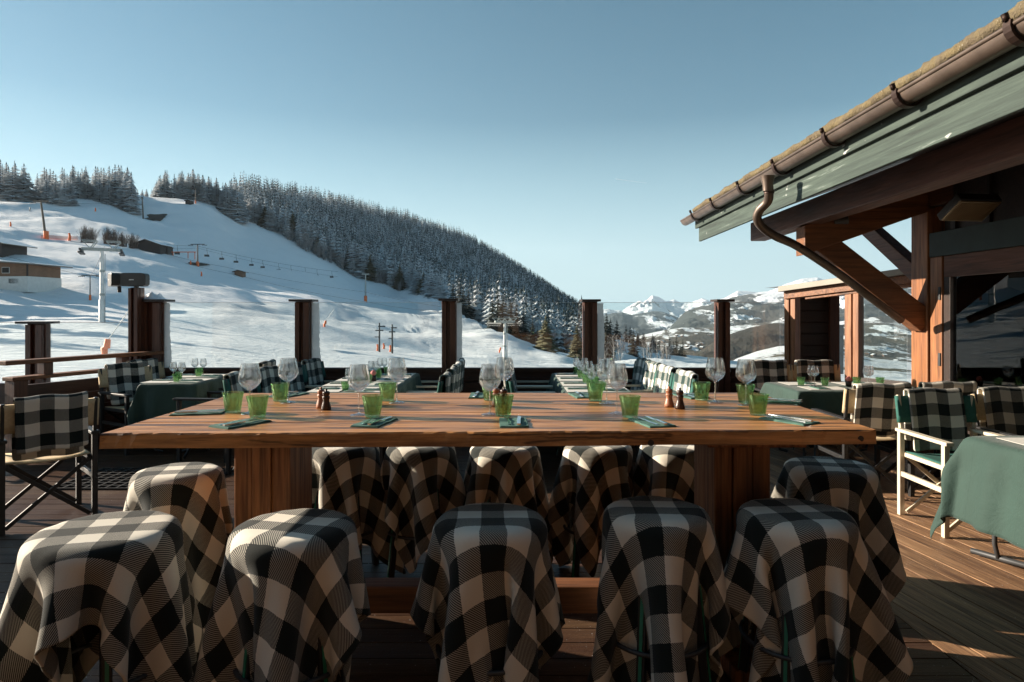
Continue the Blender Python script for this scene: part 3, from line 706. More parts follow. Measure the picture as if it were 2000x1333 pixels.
# big white pylon
def big_pylon(px, py, toppy, label, wide, mat, headw):
    p = hit(px, py); Y = p.y; H = (py - toppy) / F * Y
    t = thing('chairlift_pylon', label, 'lift pylon', p, .5)
    obj('mast', MB().tube([(0, 0, -1), (0, 0, H * .28), (0, 0, H * .285), (0, 0, H * .9)], [wide * 1.35, wide * 1.25, wide, wide * .75], 16), mat, t)
    for z in (.33, .62): obj('band', MB().tube([(0, 0, H * z), (0, 0, H * z + .25)], wide * 1.12, 14), galv_m, t)
    hz = H * .88; w = headw
    h = MB().box(-w, w, -.18, .18, hz, hz + .35)
    obj('crossarm', h, galv_m, t)
    f = MB()
    for s in (-1, 1):
        for y in (-.8, .8): f.beam((s * w * .55, y, hz + .2), (s * w * .25, y, hz + H * .12), .1, .1); f.beam((s * w * .55, y, hz + .2), (s * w * .95, y, hz + H * .12), .08, .08)
        f.beam((s * w * .2, -.8, hz + H * .12), (s * w * .95, -.8, hz + H * .12), .08, .08); f.beam((s * w * .2, .8, hz + H * .12), (s * w * .95, .8, hz + H * .12), .08, .08)
    obj('maintenance_frame', f, galv_m, t)
    obj('ladder', MB().box(wide * 1.2, wide * 1.2 + .05, -.2, -.15, 0, H * .85).box(wide * 1.2, wide * 1.2 + .05, .15, .2, 0, H * .85), galv_m, t)
    for s in (-1, 1):
        g = MB().box(s * w - .1, s * w + .1, -2.0, 2.0, hz - .1, hz + .12)
        for q in range(8): g.lathe([(0, -.07), (.26, -.07), (.26, .07), (0, .07)], 10, (s * w + .0, -1.75 + q * .5, hz - .3))
        obj('pulley_train', g, darkst_m, t)
    return p, H
big_pylon(199, 630, 472, 'large white tubular chairlift pylon with wide pulley head at left', .24, white_paint, 2.0)
p9, H9 = big_pylon(986, 706, 622, 'white chairlift pylon on the lower piste between the third and fourth windbreak posts', .22, white_paint, 1.5)
def cable(label, pts, r=.03, group=None):
    out = []
    for a, b in zip(pts[:-1], pts[1:]):
        n = 14
        for i in range(n):
            q = i / n; v = Vector(a) * (1 - q) + Vector(b) * q; v.z -= 4 * .012 * (Vector(b) - Vector(a)).length * q * (1 - q); out.append(v)
    out.append(Vector(pts[-1])); return tag(obj('lift_cable', MB().tube(out, r, 5), cable_m), label, 'cable', group), out
c1, pc1 = cable('upper chairlift cable running from the timber hut over the piste to the forest', [P(325, 478, 236), P(386, 481, 246), P(660, 531, 330)], .05)
cable('second strand of the upper chairlift cable just below the first', [P(325, 486, 238), P(386, 485, 248), P(660, 541, 330)], .04)
cable('long middle lift cable crossing the shaded piste above the windbreak', [P(300, 490, 236), P(440, 522, 230), P(714, 571, 215), P(880, 602, 200)], .04)
cable('lower lift cable sagging across the shaded piste above the windbreak', [P(300, 497, 236), P(465, 538, 225), P(714, 590, 205), P(880, 612, 195)], .04)
cable('thin cable across the upper left slope below the ridge grove', [P(-40, 392, 250), P(88, 395, 200), P(280, 390, 290)], .04)
cable('cable from the leaning left pylon down to the white pylon head', [P(-60, 480, 100), P(176, 541, 105), P(204, 482, 84)], .02)
cs = thing('lift_chair', 'empty lift chair hanging over the shaded piste', 'lift chair', (0, 0, 0), 0, 'empty chairs hanging from the upper lift cable')
obj('hanger', MB().tube([(0, 0, 0), (.05, 0, -1.2), (.35, 0, -2.6)], .07, 5), darkst_m, cs)
obj('seat', MB().box(-.9, .9, -.2, .2, -3.3, -3.15).box(-.9, .9, .15, .25, -3.2, -2.5), darkst_m, cs)
cxs = [(346, 483), (404, 486), (433, 490), (461, 494), (491, 501), (513, 505), (544, 511), (568, 515), (596, 521), (619, 525), (648, 530)]
for i, (px, py) in enumerate(cxs):
    Y = float(np.interp(px, [325, 386, 660], [236, 247, 330])); loc = P(px, py - 1, Y); loc.z = float(np.interp(loc.x, [v.x for v in pc1], [v.z for v in pc1]))
    if i == 0: cs.location = loc; cs.rotation_euler[2] = .5
    else: dup(cs, loc, .5 + rnd.uniform(-.2, .2))
def orange_pad(px, py, h, label, lance=True, lean=.5, D=None):
    p = on(px, D) if D else hit(px, py); k = h / F * p.y
    t = thing('snow_lance', label, 'snow lance', p)
    obj('padding', MB().tube([(0, 0, -.1), (-.05 * k, 0, k * .45), (.1 * k, 0, k * .5), (.35 * k * lean, 0, k)], [k * .14, k * .2, k * .2, k * .16], 6), orange_m, t, .0)
    if lance: obj('lance_pipe', MB().tube([(.3 * k * lean, 0, k * .9), (.35 * k * lean + 1.55 * k * .9, 0, k * 2.9)], .035 * k, 6), white_paint, t)
orange_pad(205, 695, 32, 'big snow lance with leaning orange padding at the foot of the left windbreak', True)
orange_pad(634, 639, 12, 'small orange padded snow lance on the piste right of the second windbreak post', True)
orange_pad(976, 663, 10, 'orange padded snow lance left of the central white pylon', True, D=120)
for px, py, h, l in [(20, 443, 9, 'orange pad high on the far left slope'), (135, 470, 14, 'orange padded stake right of the leaning pylon'), (186, 414, 7, 'tiny orange marker below the left ridge grove'), (372, 518, 8, 'orange pad beside the T pylon right of the timber hut'), (393, 540, 9, 'orange stake below the T pylon right of the timber hut'), (737, 686, 13, 'orange pad at the foot of the left slim mast'), (749, 682, 11, 'orange pad standing between the two slim masts'), (762, 688, 13, 'orange pad at the foot of the right slim mast')]:
    p = hit(px, py); k = h / F * p.y
    tag(obj('orange_marker', MB().tube([(0, 0, -.2), (.1 * k, 0, k * .5), (.0, 0, k)], [k * .2, k * .17, k * .13], 8), orange_m, loc=p), l, 'safety pad')
a = hit(80, 468); b = hit(152, 470)
n = MB(); n.grid([[a * (1 - i / 8) + b * (i / 8) + Vector((0, 0, z + .1 * math.sin(i))) for i in range(9)] for z in (0, 1.2)])
tag(obj('safety_net', n, net_m), 'faded orange safety net by the leaning pylon', 'net')
# timber lift hut
def hut(px0, px1, py, walls, wallm, roofm, label, Hm, depth, name='hut', base=None, windows=(), over=.6, pitch=.35, rot=0):
    p0 = hit((px0 + px1) / 2, py); w = (px1 - px0) / F * p0.y; t = thing(name, label, 'hut' if name != 'chalet' else 'chalet', p0, rot)
    z0 = -1.0
    if base: obj('foundation', MB().box(-w / 2 - .1, w / 2 + .1, -.1, depth + .1, z0, base), stucco, t); z0 = base
    rz = Hm + w / 2 * pitch
    wb = MB(); wb.add([(-w / 2, 0, z0), (w / 2, 0, z0), (w / 2, 0, Hm), (0, 0, rz), (-w / 2, 0, Hm), (-w / 2, depth, z0), (w / 2, depth, z0), (w / 2, depth, Hm), (0, depth, rz), (-w / 2, depth, Hm)], [(0, 1, 2, 3, 4), (9, 8, 7, 6, 5), (0, 4, 9, 5), (1, 6, 7, 2)])
    obj('wall', wb, wallm, t)
    for s in (-1, 1):
        rb = MB().beam((s * (w / 2 + over), depth / 2, Hm - over * pitch + .12), (0, depth / 2, rz + .12), depth + 2 * over, .18)
        rf = obj('roof', rb, roofm, t)
        obj('snow_cover', MB().beam((s * (w / 2 + over), depth / 2, Hm - over * pitch + .28), (0, depth / 2, rz + .28), depth + 2 * over - .1, .16), white_snow, rf)
    if name == 'chalet':
        for x in (-w / 2, -w / 6, w / 6, w / 2): obj('corner_beam', MB().box(x - .15, x + .15, -.09, 0.0, z0, Hm), dark_boards, t)
    for x, z, ww, wh in windows:
        f = obj('window', MB().box(x - ww / 2 - .08, x + ww / 2 + .08, -.08, .0, z - .08, z + wh + .08), stucco, t)
        obj('pane', MB().box(x - ww / 2, x + ww / 2, -.1, -.081, z, z + wh), dark_int, f)
    return t, p0, w
hut(258, 312, 492, None, dark_boards, dark_boards, 'dark timber lift hut with snowy gable roof beneath the bare trees', 2.4, 6, over=.9)
t, p0, w = hut(313, 327, 495, None, dark_boards, dark_boards, 'low dark machinery shed attached right of the timber lift hut', 2.2, 4, name='machinery_shed', over=.3, pitch=.1)
hut(458, 474, 541, None, larch, dark_boards, 'tiny wooden ticket cabin alone on the shaded piste', 1.8, 3, name='cabin', over=.8, pitch=.3)
hut(362, 372, 400, None, dark_boards, dark_boards, 'little dark hut half hidden at the foot of the second ridge grove', 2.2, 4, over=.6)
# snow bridge fence line
tag(obj('barrier', MB().box(0, 9, -.1, .1, 1.2, 1.5).box(.5, .7, -.1, .1, 0, 1.3).box(6, 6.2, -.1, .1, -1.0, 1.3).box(8.5, 8.7, -.1, .1, -1.4, 1.3), orange_m, loc=hit(335, 500)), 'low red beam barrier between the timber hut and the T pylon', 'barrier')
# chalet at far left
hut(-130, 63, 560, None, larch, roofmetal, 'pale larch chalet on a white plinth at the left edge of the piste', 3.7, 7, name='chalet', base=1.7, windows=[(4.4, 2.3, 1.3, .9), (-3, 2.3, 1.3, .9), (5.9, .5, 1.8, .8)], over=1.3, pitch=.07, rot=-.12)
hut(-90, 4, 497, None, dark_boards, roofmetal, 'dark upper lift station roof above the pale chalet', 2.6, 8, name='lift_station', over=1.5, pitch=.3)

# dark rock patch
for px0, py0, w, h, l in [(306, 425, 34, 14, 'bare brown ground patch right of the upper slope pylon'), (390, 518, 16, 6, 'narrow bare ground patch at the foot of the T pylon')]:
    p = hit(px0, py0); m = MB(); pts_ = []
    for i in range(20):
        a = i / 20 * 6.28; rr = (.7 + .5 * rnd.random()); x = p.x + math.cos(a) * w / F * p.y / 2 * rr; y = p.y - x * 0 + math.sin(a) * 9 * rr; y -= (x - p.x) * .5; pts_.append((x, y, ground_z(x, y) + .25))
    m.add([(p.x, p.y, p.z + .5)] + pts_, [(0, i + 1, (i + 1) % 20 + 1) for i in range(20)], True); tag(obj('bare_ground', m, bark_m), l, 'bare ground', None, 'structure')
# tiny skier
p = hit(58, 414); sk = MB().tube([(0, 0, 0), (.1, 0, .9), (.15, 0, 1.35), (.1, 0, 1.6), (.1, 0, 1.75)], [.12, .2, .24, .12, .1], 6).box(-.8, .9, -.12, -.02, 0, .05)
tag(obj('person', sk, darkst_m, loc=p), 'tiny dark skier high on the sunlit left slope', 'person')
# valley houses
hpos = []
for i in range(34):
    px = rnd.uniform(1275, 1405) if i < 20 else rnd.uniform(1690, 1772); py = rnd.uniform(648, 684) if i < 20 else rnd.uniform(690, 738)
    hpos.append((px, py))
hs0 = thing('farmhouse', 'tiny farmhouse on the far valley side', 'house', (0, 0, 0), 0, 'farmhouses on the far valley side')
obj('wall', MB().box(-7, 7, -5, 5, -4, 5), housem, hs0); obj('roof', MB().beam((-9, 0, 4.4), (0, 0, 8), 13, .5).beam((9, 0, 4.4), (0, 0, 8), 13, .5), white_snow, hs0)
dg = bpy.context.evaluated_depsgraph_get(); dg.update()
from mathutils.bvhtree import BVHTree
vs_o = bpy.data.objects['valley_side']; bv = BVHTree.FromPolygons([v.co[:] for v in vs_o.data.vertices], [p.vertices[:] for p in vs_o.data.polygons])
first = True
for px, py in hpos:
    d = Vector(((px - 1000) / F, 1, (HZ - py) / F)).normalized(); r = bv.ray_cast(Vector((0, 0, CAMH)), d)
    if r[0] is None: continue
    if first: hs0.location = r[0]; first = False
    else: dup(hs0, r[0], rnd.uniform(0, 3))

# ------------------------------------------------------------------ terrace: deck
FY = 8.5            # windbreak line
def deck(name, x0, x1, y0, y1, ang, label, mt, z=0., bw=.135, gap=.007):
    """planks clipped to a rectangle; ang = plank direction from +X"""
    bm = bmesh.new(); uvl = bm.loops.layers.uv.new('UVMap'); tone = bm.verts.layers.float.new('tone')
    c, s = math.cos(ang), math.sin(ang); cx, cy = (x0 + x1) / 2, (y0 + y1) / 2; L = math.hypot(x1 - x0, y1 - y0) / 2 + .2
    n = int(L / bw) + 1
    from mathutils.geometry import intersect_line_line_2d
    for i in range(-n, n + 1):
        v0 = i * bw; v1 = v0 + bw - gap; poly = [(-L, v0), (L, v0), (L, v1), (-L, v1)]
        P_ = [(cx + a * c - b * s, cy + a * s + b * c) for a, b in poly]
        for ax, lim, sgn in ((0, x0, 1), (0, x1, -1), (1, y0, 1), (1, y1, -1)):
            out = []
            for k in range(len(P_)):
                A, B = P_[k], P_[(k + 1) % len(P_)]; ia_ = (A[ax] - lim) * sgn >= 0; ib_ = (B[ax] - lim) * sgn >= 0
                if ia_: out.append(A)
                if ia_ != ib_:
                    t = (lim - A[ax]) / (B[ax] - A[ax]); out.append((A[0] + (B[0] - A[0]) * t, A[1] + (B[1] - A[1]) * t))
            P_ = out
            if not P_: break
        if len(P_) < 3: continue
        tn = rnd.random() ** 2 * 1.0; dz = rnd.uniform(-.0015, .0015)
        top = [bm.verts.new((a, b, z + dz)) for a, b in P_]; bot = [bm.verts.new((a, b, z - .035)) for a, b in P_]
        for v in top + bot: v[tone] = tn
        off = rnd.random() * 10
        fs = [bm.faces.new(top)]
        for k in range(len(P_)): fs.append(bm.faces.new((top[k], bot[k], bot[(k + 1) % len(P_)], top[(k + 1) % len(P_)])))
        for f in fs:
            for l in f.loops:
                a, b = l.vert.co.x - cx, l.vert.co.y - cy; l[uvl].uv = (a * c + b * s + off, -a * s + b * c + off)
    bm.normal_update(); me = bpy.data.meshes.new(name); bm.to_mesh(me); bm.free()
    o = obj(name, me, mt); o['kind'] = 'structure'; o['label'] = label; o['category'] = 'deck'
deck('deck', -5.0, 1.9, -2, FY, 0, 'wet, shade-darkened wooden terrace deck with boards running across', deck_m)
deck('deck', 1.908, 6.5, -2, 10, R(-81), 'sunlit terrace deck with boards running towards the window wall', deck_dry_sunlit)
struct('deck_base', MB().box(-5.0, 6.5, -2, FY, -.35, -.05), dark_int, 'dark support slab under the terrace boards')
struct('terrace_base', MB().box(-4.98, 6.4, -1.9, FY + .05, -3.6, -.36), dark_boards, 'timber clad base of the terrace')
struct('lower_deck', MB().box(-9.5, -5.02, 3.5, FY, -.25, -.05), dark_boards, 'lower side terrace beyond the left wall')

# ------------------------------------------------------------------ windbreak
def post(px, w, top, label, y=FY, cap=True, name='windbreak_post', z0=0, dbl=False, snowcap=False):
    x = (px - 1000) / F * y; t = thing(name, label, 'post', (x, y, z0)); h = top - z0
    obj('upright', MB().box(-w / 2, w / 2, 0, .1, 0, h - .02), post_wood, t, .004)
    c = MB().box(-w * .46, -w * .16, -.055, -.001, 0, h - .03).box(w * .10, w * .46, -.055, -.001, 0, h - .03)
    obj('cover_strip', c, post_wood, t, .004)
    if cap:
        ov = .075 if w > .22 else (.05 if px < 700 else .03); cp = obj('cap', MB().box(-w / 2 - ov, w / 2 + ov, -.12, .17, h - .018, h + .012), dark_boards, t, .004)
        if snowcap: 
            m = MB(); n = 12; m.grid([[(-w / 2 - .02 + (w + .04) * i / n, -.08 + .2 * j / 6, h + .012 + (.07 + .05 * math.sin(i * 1.3) * math.sin(j)) * max(0, math.sin(math.pi * i / n)) ** .5 * max(0, math.sin(math.pi * j / 6)) ** .5) for i in range(n + 1)] for j in range(7)]); obj('snow', m, white_snow, cp)
    return t
PT = CAMH + (HZ - 587) / F * FY
post(592, .20, PT, 'second brown windbreak post from the left of the long screen')
post(877, .19, PT + .01, 'third brown windbreak post from the left with snow on its cap', snowcap=False)
post(1153, .185, PT, 'fourth brown windbreak post, nearly in front of the valley')
post(1412, .17, PT, 'fifth brown windbreak post in front of the forested mountain')
post(297, .28, PT, 'thick first windbreak post with lumps of snow on its cap at the left corner', snowcap=True)
post(71, .235, CAMH - 19 / F * FY, 'short windbreak post standing alone at the far left', name='windbreak_post')
post(264, .13, CAMH + 52 / F * 8.35, 'tall slim post carrying the two patio heaters', y=8.35, cap=False, name='heater_post')
xs = [(p - 1000) / F * FY for p in (297, 592, 877, 1153, 1412, 1541)]
PH = CAMH - 108 / F * FY
names = ['long timber parapet under the glass between the first and second posts', 'timber parapet under the glass between the second and third posts', 'timber parapet under the glass between the third and fourth posts', 'timber parapet under the glass between the fourth and fifth posts', 'short timber parapet right of the fifth post']
for i, (a, b) in enumerate(zip(xs[:-1], xs[1:])):
    a += .1; b -= .1
    t = thing('parapet', names[i], 'parapet', ((a + b) / 2, FY + .03, 0)); w = (b - a) / 2
    for k in range(5): obj('board', MB().box(-w, w, -.02, .015, .02 + k * .145, .155 + k * .145), rail_wood, t, .004)
    obj('backing', MB().box(-w, w, .018, .03, 0, PH - .05), dark_boards, t)
    obj('cap_rail', MB().box(-w, w, -.06, .06, PH - .045, PH), rail_wood, t, .004)
    obj('lower_rail', MB().box(-w, w, -.035, -.021, PH - .16, PH - .12), rail_wood, t, .003)
    g = thing('glass_screen', ['glass screen with a broad frosted strip, between the first and second posts', 'glass screen with frost beside the second post', 'glass screen with narrow frost beside the third post', 'glass screen with patchy frost beside the fourth post', 'clear glass screen right of the fifth post'][i], 'glass screen', ((a + b) / 2, FY + .04, 0))
    obj('pane', MB().box(-w, w, 0, .004, PH, PT - .03), pane_m, g)
    obj('top_edge', MB().box(-w, w, -.001, .005, PT - .0297, PT - .0255), white_paint, g)
    if i < 4:
        fw = [.14, .125, .08, .10][i]; m = MB(); n = 40; r_ = random.Random(i); row = []
        for k in range(n + 1):
            z = PH + (PT - .035 - PH) * k / n; ww = fw * (.9 + .05 * math.sin(k * .22 + i) + r_.uniform(-.04, .04)) * (1.05 - .2 * k / n)
            row.append([(-w - .002, -.004, z), (-w + ww * .5, -.004, z), (-w + ww, -.004, z)])
        m.grid(row); f = obj('frost', m, frost_m, g)
# left rail that comes towards the camera
A = P(300, 716, 8.35); B = P(42, 745, 6.8); A.z = B.z = 0
dv = (B - A); L = dv.length; ang = math.atan2(dv.y, dv.x)
t = thing('side_wall', 'dark boarded side wall with a raised handrail at the left of the terrace', 'wall', A, ang)
for k in range(5): obj('board', MB().box(0, L, -.03, .03, .0 + k * .15, .145 + k * .15), rail_wood, t, .004)
obj('end_post', MB().box(L - .02, L + .12, -.07, .07, 0, .80), post_wood, t, .005)
obj('cap_rail', MB().box(-.0, L + .14, -.08, .08, .801, .84), beam_x, t, .006)
obj('handrail', MB().box(-.1, L + .2, -.07, .07, .965, 1.01), beam_x, t, .006)
for q in (.45, L - .25): obj('baluster', MB().box(q - .05, q + .05, -.05, .05, .84, .965), post_wood, t, .004)
g = thing('glass_screen', 'low glass screen left of the first post above the side terrace', 'glass screen', (-5.9, FY + .04, 0))
obj('pane', MB().box(-1.1, 1.1, 0, .004, .6, CAMH - 20 / F * FY), pane_m, g); obj('top_edge', MB().box(-1.1, 1.1, -.001, .005, CAMH - 20 / F * FY, CAMH - 20 / F * FY + .006), white_paint, g)
tag(obj('parapet', MB().box(-9.5, -5.1, FY, FY + .05, -.2, .58), rail_wood), 'low dark parapet of the side terrace at the far left', 'parapet')
# heaters on the slim post
def heater(loc, rz, label):
    t = thing('patio_heater', label, 'heater', loc, rz)
    m = MB(); n = 24; P_ = []
    for k in range(n):
        a = 2 * math.pi * k / n; ex = .35; ca, sa = math.cos(a), math.sin(a); P_.append((.175 * math.copysign(abs(ca) ** ex, ca), .085 * math.copysign(abs(sa) ** ex, sa)))
    m.add([(x, -.07, z) for x, z in P_] + [(x * 1.0, .03, z) for x, z in P_] + [(x * .75, .09, z * .7) for x, z in P_], [tuple(range(n - 1, -1, -1)), tuple(range(2 * n, 3 * n))] + [(i * n + j, i * n + (j + 1) % n, (i + 1) * n + (j + 1) % n, (i + 1) * n + j) for i in range(2) for j in range(n)][::1])
    obj('housing', m, black_plastic, t, .006)
    obj('badge', MB().box(-.03, .03, -.074, -.071, -.008, .004), white_paint, t)
    obj('bracket', MB().box(-.02, .02, .02, .06, -.16, -.08), darkst_m, t)
heater(P(263, 547, 8.3), 0, 'rounded black patio heater facing the terrace on top of the slim left post')
heater(P(226, 547, 8.35), R(-52), 'second black patio heater turned to the left on the slim left post')

# ------------------------------------------------------------------ chalet on the right
GX = math.tan(R(1.25))
def sh(x, y, z): return (x + GX * y, y, z)      # the building's long lines lean slightly to the right
t = thing('chalet_roof', 'mossy shingled chalet roof with weathered green fascia and exposed beams', 'roof', (0, 0, 0))
XE, ZB, pit = 2.20, 2.40, .35; Y0, Y1 = -.6, 8.3
def rz_(x): return ZB + (x - XE) * pit
obj('soffit', MB().add([sh(XE, Y0, rz_(XE) + .06), sh(XE, Y1, rz_(XE) + .06), sh(7.4, Y1, rz_(7.4) + .06), sh(7.4, Y0, rz_(7.4) + .06), sh(XE, Y0, rz_(XE) + .10), sh(XE, Y1, rz_(XE) + .10), sh(7.4, Y1, rz_(7.4) + .10), sh(7.4, Y0, rz_(7.4) + .10)], [(0, 1, 2, 3), (7, 6, 5, 4), (0, 4, 5, 1), (1, 5, 6, 2), (2, 6, 7, 3), (3, 7, 4, 0)]), dark_boards, t)
obj('fascia', MB().beam(sh(XE, Y0, ZB + .10), sh(XE, Y1, ZB + .10), .03, .20), gpaint, t, .004)
obj('fascia', MB().beam(sh(XE - .032, Y0, ZB + .235), sh(XE - .032, Y1 + .06, ZB + .235), .03, .13), gpaint, t, .004)
for lay, (z0, dx, hh_) in enumerate([(ZB + .32, -.03, .06), (ZB + .385, -.05, .065)]):
    rows = []; n = 420
    for j, (ddx, ddz) in enumerate([(.25, 0), (0, 0), (-.015, hh_ * .5), (0.01, hh_), (.22, hh_ + .075), (.6, hh_ + .21), (5.2, hh_ + 1.82)]):
        r_ = []
        for i in range(n + 1):
            y = Y0 + (Y1 - Y0 + .1) * i / n; w_ = mnoise.noise(Vector((y * 4, lay * 9, j * .7))) * .013 + mnoise.noise(Vector((y * 26, lay * 7, j * 2.))) * .009
            st = .012 * (int(y * 6 + lay * .5) % 2 == 0)
            r_.append(sh(XE + dx + ddx - (w_ if j < 5 else 0) - (st if j in (1, 2) else 0), y, z0 + ddz + (w_ * 1.2 if 1 < j < 6 else 0)))
        rows.append(r_)
    m = MB().grid(rows); m.add([r_[-1] for r_ in rows] , [tuple(range(len(rows)))]); obj('shingle_course', m, moss_m, t)
# gutter
GXx, GZ, gr = XE - .115, ZB + .30, .062
gt = thing('rain_gutter', 'half round aged copper gutter with dark hanging brackets and bent downpipe', 'gutter', (0, 0, 0))
def ring(y, r, flip=1): return [sh(GXx + r * math.cos(a), y, GZ - .0 + r * math.sin(a)) for a in np.linspace(math.pi, 2 * math.pi, 13)]
gm = MB(); ys = np.linspace(Y0, Y1 + .28, 60)
gm.grid([ring(y, gr) for y in ys]); gm.grid([ring(y, gr - .005)[::-1] for y in ys]); gm.add([*ring(Y1 + .28, gr)], [tuple(range(13))])
gm.tube([sh(GXx - gr, y, GZ) for y in (Y0, Y1 + .28)], .011, 8); obj('trough', gm, copper_m, gt)
for px in (1352, 1391, 1444, 1513, 1612, 1752, 1975, 2300):
    # solve for the depth where the gutter passes this column
    y = None
    for q in np.linspace(Y0 + .3, 9, 3000):
        if 1000 + F * (GXx - gr + GX * q) / q <= px and q > 1: y = q; break
    if y is None: continue
    rr = gr + .020; m = MB(); pr_ = [sh(GXx + rr * math.cos(a), y, GZ + rr * math.sin(a)) for a in np.linspace(math.pi * .93, 2 * math.pi, 12)]
    for a_, b_ in zip(pr_[:-1], pr_[1:]): m.beam(a_, b_, .035, .006, (0, 1, 0)) if False else m.add([(a_[0], a_[1] - .022, a_[2]), (a_[0], a_[1] + .022, a_[2]), (b_[0], b_[1] + .022, b_[2]), (b_[0], b_[1] - .022, b_[2])], [(0, 1, 2, 3)])
    m.tube([pr_[0], (pr_[0][0] - .01, y, pr_[0][2] + .03)], .014, 8)
    m.beam(pr_[-1], (pr_[-1][0] + .05, y, pr_[-1][2] - .01), .03, .006)
    o = obj('bracket', m, copper_d, gt); sm = o.modifiers.new('thick', 'SOLIDIFY'); sm.thickness = .012
# downpipe
yd = 6.3
def PD(px, py, Y): return P(px, py, Y)
pts = [PD(1500, 356, 5.30), PD(1502, 376, 5.32), PD(1499, 394, 5.38), PD(1483, 412, 5.46), PD(1479, 428, 5.5), PD(1490, 445, 5.55), PD(1515, 462, 5.6), PD(1560, 483, 5.75), PD(1644, 539, 5.95), PD(1698, 580, 6.12), PD(1760, 626, 6.3)]
# smooth with a spline
def spline(pts, n=6):
    o = []; P4 = [pts[0]] + pts + [pts[-1]]
    for i in range(1, len(P4) - 2):
        for k in range(n):
            t_ = k / n; a, b, c, d = P4[i - 1:i + 3]; o.append(.5 * ((2 * b) + (c - a) * t_ + (2 * a - 5 * b + 4 * c - d) * t_ ** 2 + (-a + 3 * b - 3 * c + d) * t_ ** 3))
    return o + [pts[-1]]
obj('downpipe', MB().tube(spline(pts), .037, 14), copper_m, gt)
fn = PD(1499, 352, 5.30); obj('outlet', MB().lathe([(.036, -.09), (.04, -.04), (.058, .03)], 16, fn), copper_m, gt)
for k in (1, 7): obj('pipe_collar', MB().tube([pts[k] + Vector((0, 0, -.012)), pts[k] + Vector((0, 0, .012))], .041, 14), copper_d, gt)
# purlin, rafters, wall plate
cb = thing('chalet', 'timber chalet wall with corner post, diagonal braces, purlin and large window', 'chalet', (0, 0, 0))
PX = 2.84 - GX * 6.4; obj('purlin', MB().beam(sh(PX + .09, Y0, 2.36 + .11), sh(PX + .09, 7.9, 2.36 + .11), .18, .22), beam_y, cb, .012)
def rafter(y, x0=2.84):
    zb = 1.5 + 113 / F * 6.34; d = (4.9 - x0); z1 = zb + .125 + d * pit
    m = MB(); h = .285
    m.add([(x0, y, zb), (x0, y + .2, zb), (x0, y + .2, zb + h), (x0, y, zb + h), (x0 + d, y, zb + d * pit), (x0 + d, y + .2, zb + d * pit), (x0 + d, y + .2, zb + h + d * pit), (x0 + d, y, zb + h + d * pit)], [(0, 3, 2, 1), (4, 5, 6, 7), (0, 1, 5, 4), (1, 2, 6, 5), (2, 3, 7, 6), (3, 0, 4, 7)])
    obj('rafter', m, beam_x, cb, .01)
rafter(6.36); rafter(3.2); rafter(.2)
# post (left face visible)
WX = 4.03
obj('corner_post', MB().box(WX, WX + .26, 6.36, 6.62, 0, 3.2), beam_z, cb, .01)
# brace in the rafter's plane
def bracem(a, b, w, h, nm='brace', m_=beam_x): obj(nm, MB().beam(a, b, w, h), m_, cb, .008)
bracem((WX + .03, 6.47, 1.40), (2.98, 6.47, 2.24), .17, .22)
bracem((WX + .12, 6.62, 1.86), (WX + .12, 7.75, 2.56), .13, .16, 'brace', beam_y)
bracem((WX + .12, 6.0, 2.62), (WX + .12, 8.1, 2.62), .2, .18, 'wall_plate', beam_y)
# wall with window
m = MB().box(WX + .05, WX + .12, -2, 6.1, 2.23, 3.1); obj('upper_wall', m, dark_boards, cb)
obj('painted_band', MB().box(WX - .02, WX + .048, -2, 6.3, 2.03, 2.26), plain('dark_green_band', (.022, .036, .036), .7, 0, 3, .3, .1), cb, .004)
obj('window_header', MB().box(WX + .0, WX + .12, -2, 6.12, 1.83, 2.028), beam_y, cb, .006)
obj('side_board', MB().box(WX - .01, WX + .12, 6.13, 6.30, 0, 2.028), beam_z, cb, .006)
obj('pipe_channel', MB().box(WX + .03, WX + .1, 6.302, 6.355, 0, 2.2), dark_int, cb)
obj('window_frame', MB().box(WX + .0, WX + .08, 6.03, 6.12, .72, 1.83).box(WX + .0, WX + .08, -2, 6.028, .66, .72), dark_boards, cb, .004)
wf = obj('window', MB().box(WX + .03, WX + .036, -2, 6.03, .72, 1.83), window_m, cb)
obj('lower_wall', MB().box(WX + .02, WX + .1, -2, 6.12, 0, .66), dark_boards, cb)
obj('interior', MB().box(WX + 2.6, WX + 2.7, -2, 6.2, 0, 3.1).box(WX + .13, WX + 2.6, 6.2, 6.3, 0, 3.1).box(WX + .13, WX + 2.6, -2.1, -2, 0, 3.1), dark_int, cb)
for k in range(14): obj('hinge' if k % 7 == 0 else 'batten', MB().box(WX + .02, WX + .05, .4 + k * .43, .43 + k * .43, 2.27, 3.0), dark_int, cb) if k % 7 else None
# black hinges on the side board
obj('hinge', MB().box(WX - .02, WX - .011, 6.14, 6.17, 1.0, 1.12), darkst_m, cb); obj('hinge', MB().box(WX - .02, WX - .011, 6.14, 6.17, 1.62, 1.74), darkst_m, cb)
# infrared heater under the eaves
h0 = P(1896, 412, 5.4); ht = thing('infrared_heater', 'flat infrared heater with a bronze grille under the chalet eaves', 'heater', h0, 0)
ht.rotation_euler = (R(-34), 0, R(8))
obj('housing', MB().box(-.19, .19, -.13, .13, 0, .07), black_plastic, ht, .008)
m = MB()
for k in range(19): m.box(-.165 + k * .0178, -.158 + k * .0178, -.10, .10, -.012, -.004)
obj('grille', m, brass_m, ht); obj('reflector', MB().box(-.17, .17, -.105, .105, -.003, -.001), brass_m, ht)
obj('grille_frame', MB().box(-.185, -.17, -.115, .115, -.012, -.001).box(.17, .185, -.115, .115, -.012, -.001).box(-.17, .17, -.115, -.101, -.012, -.001).box(-.17, .17, .101, .115, -.012, -.001), brass_m, ht)
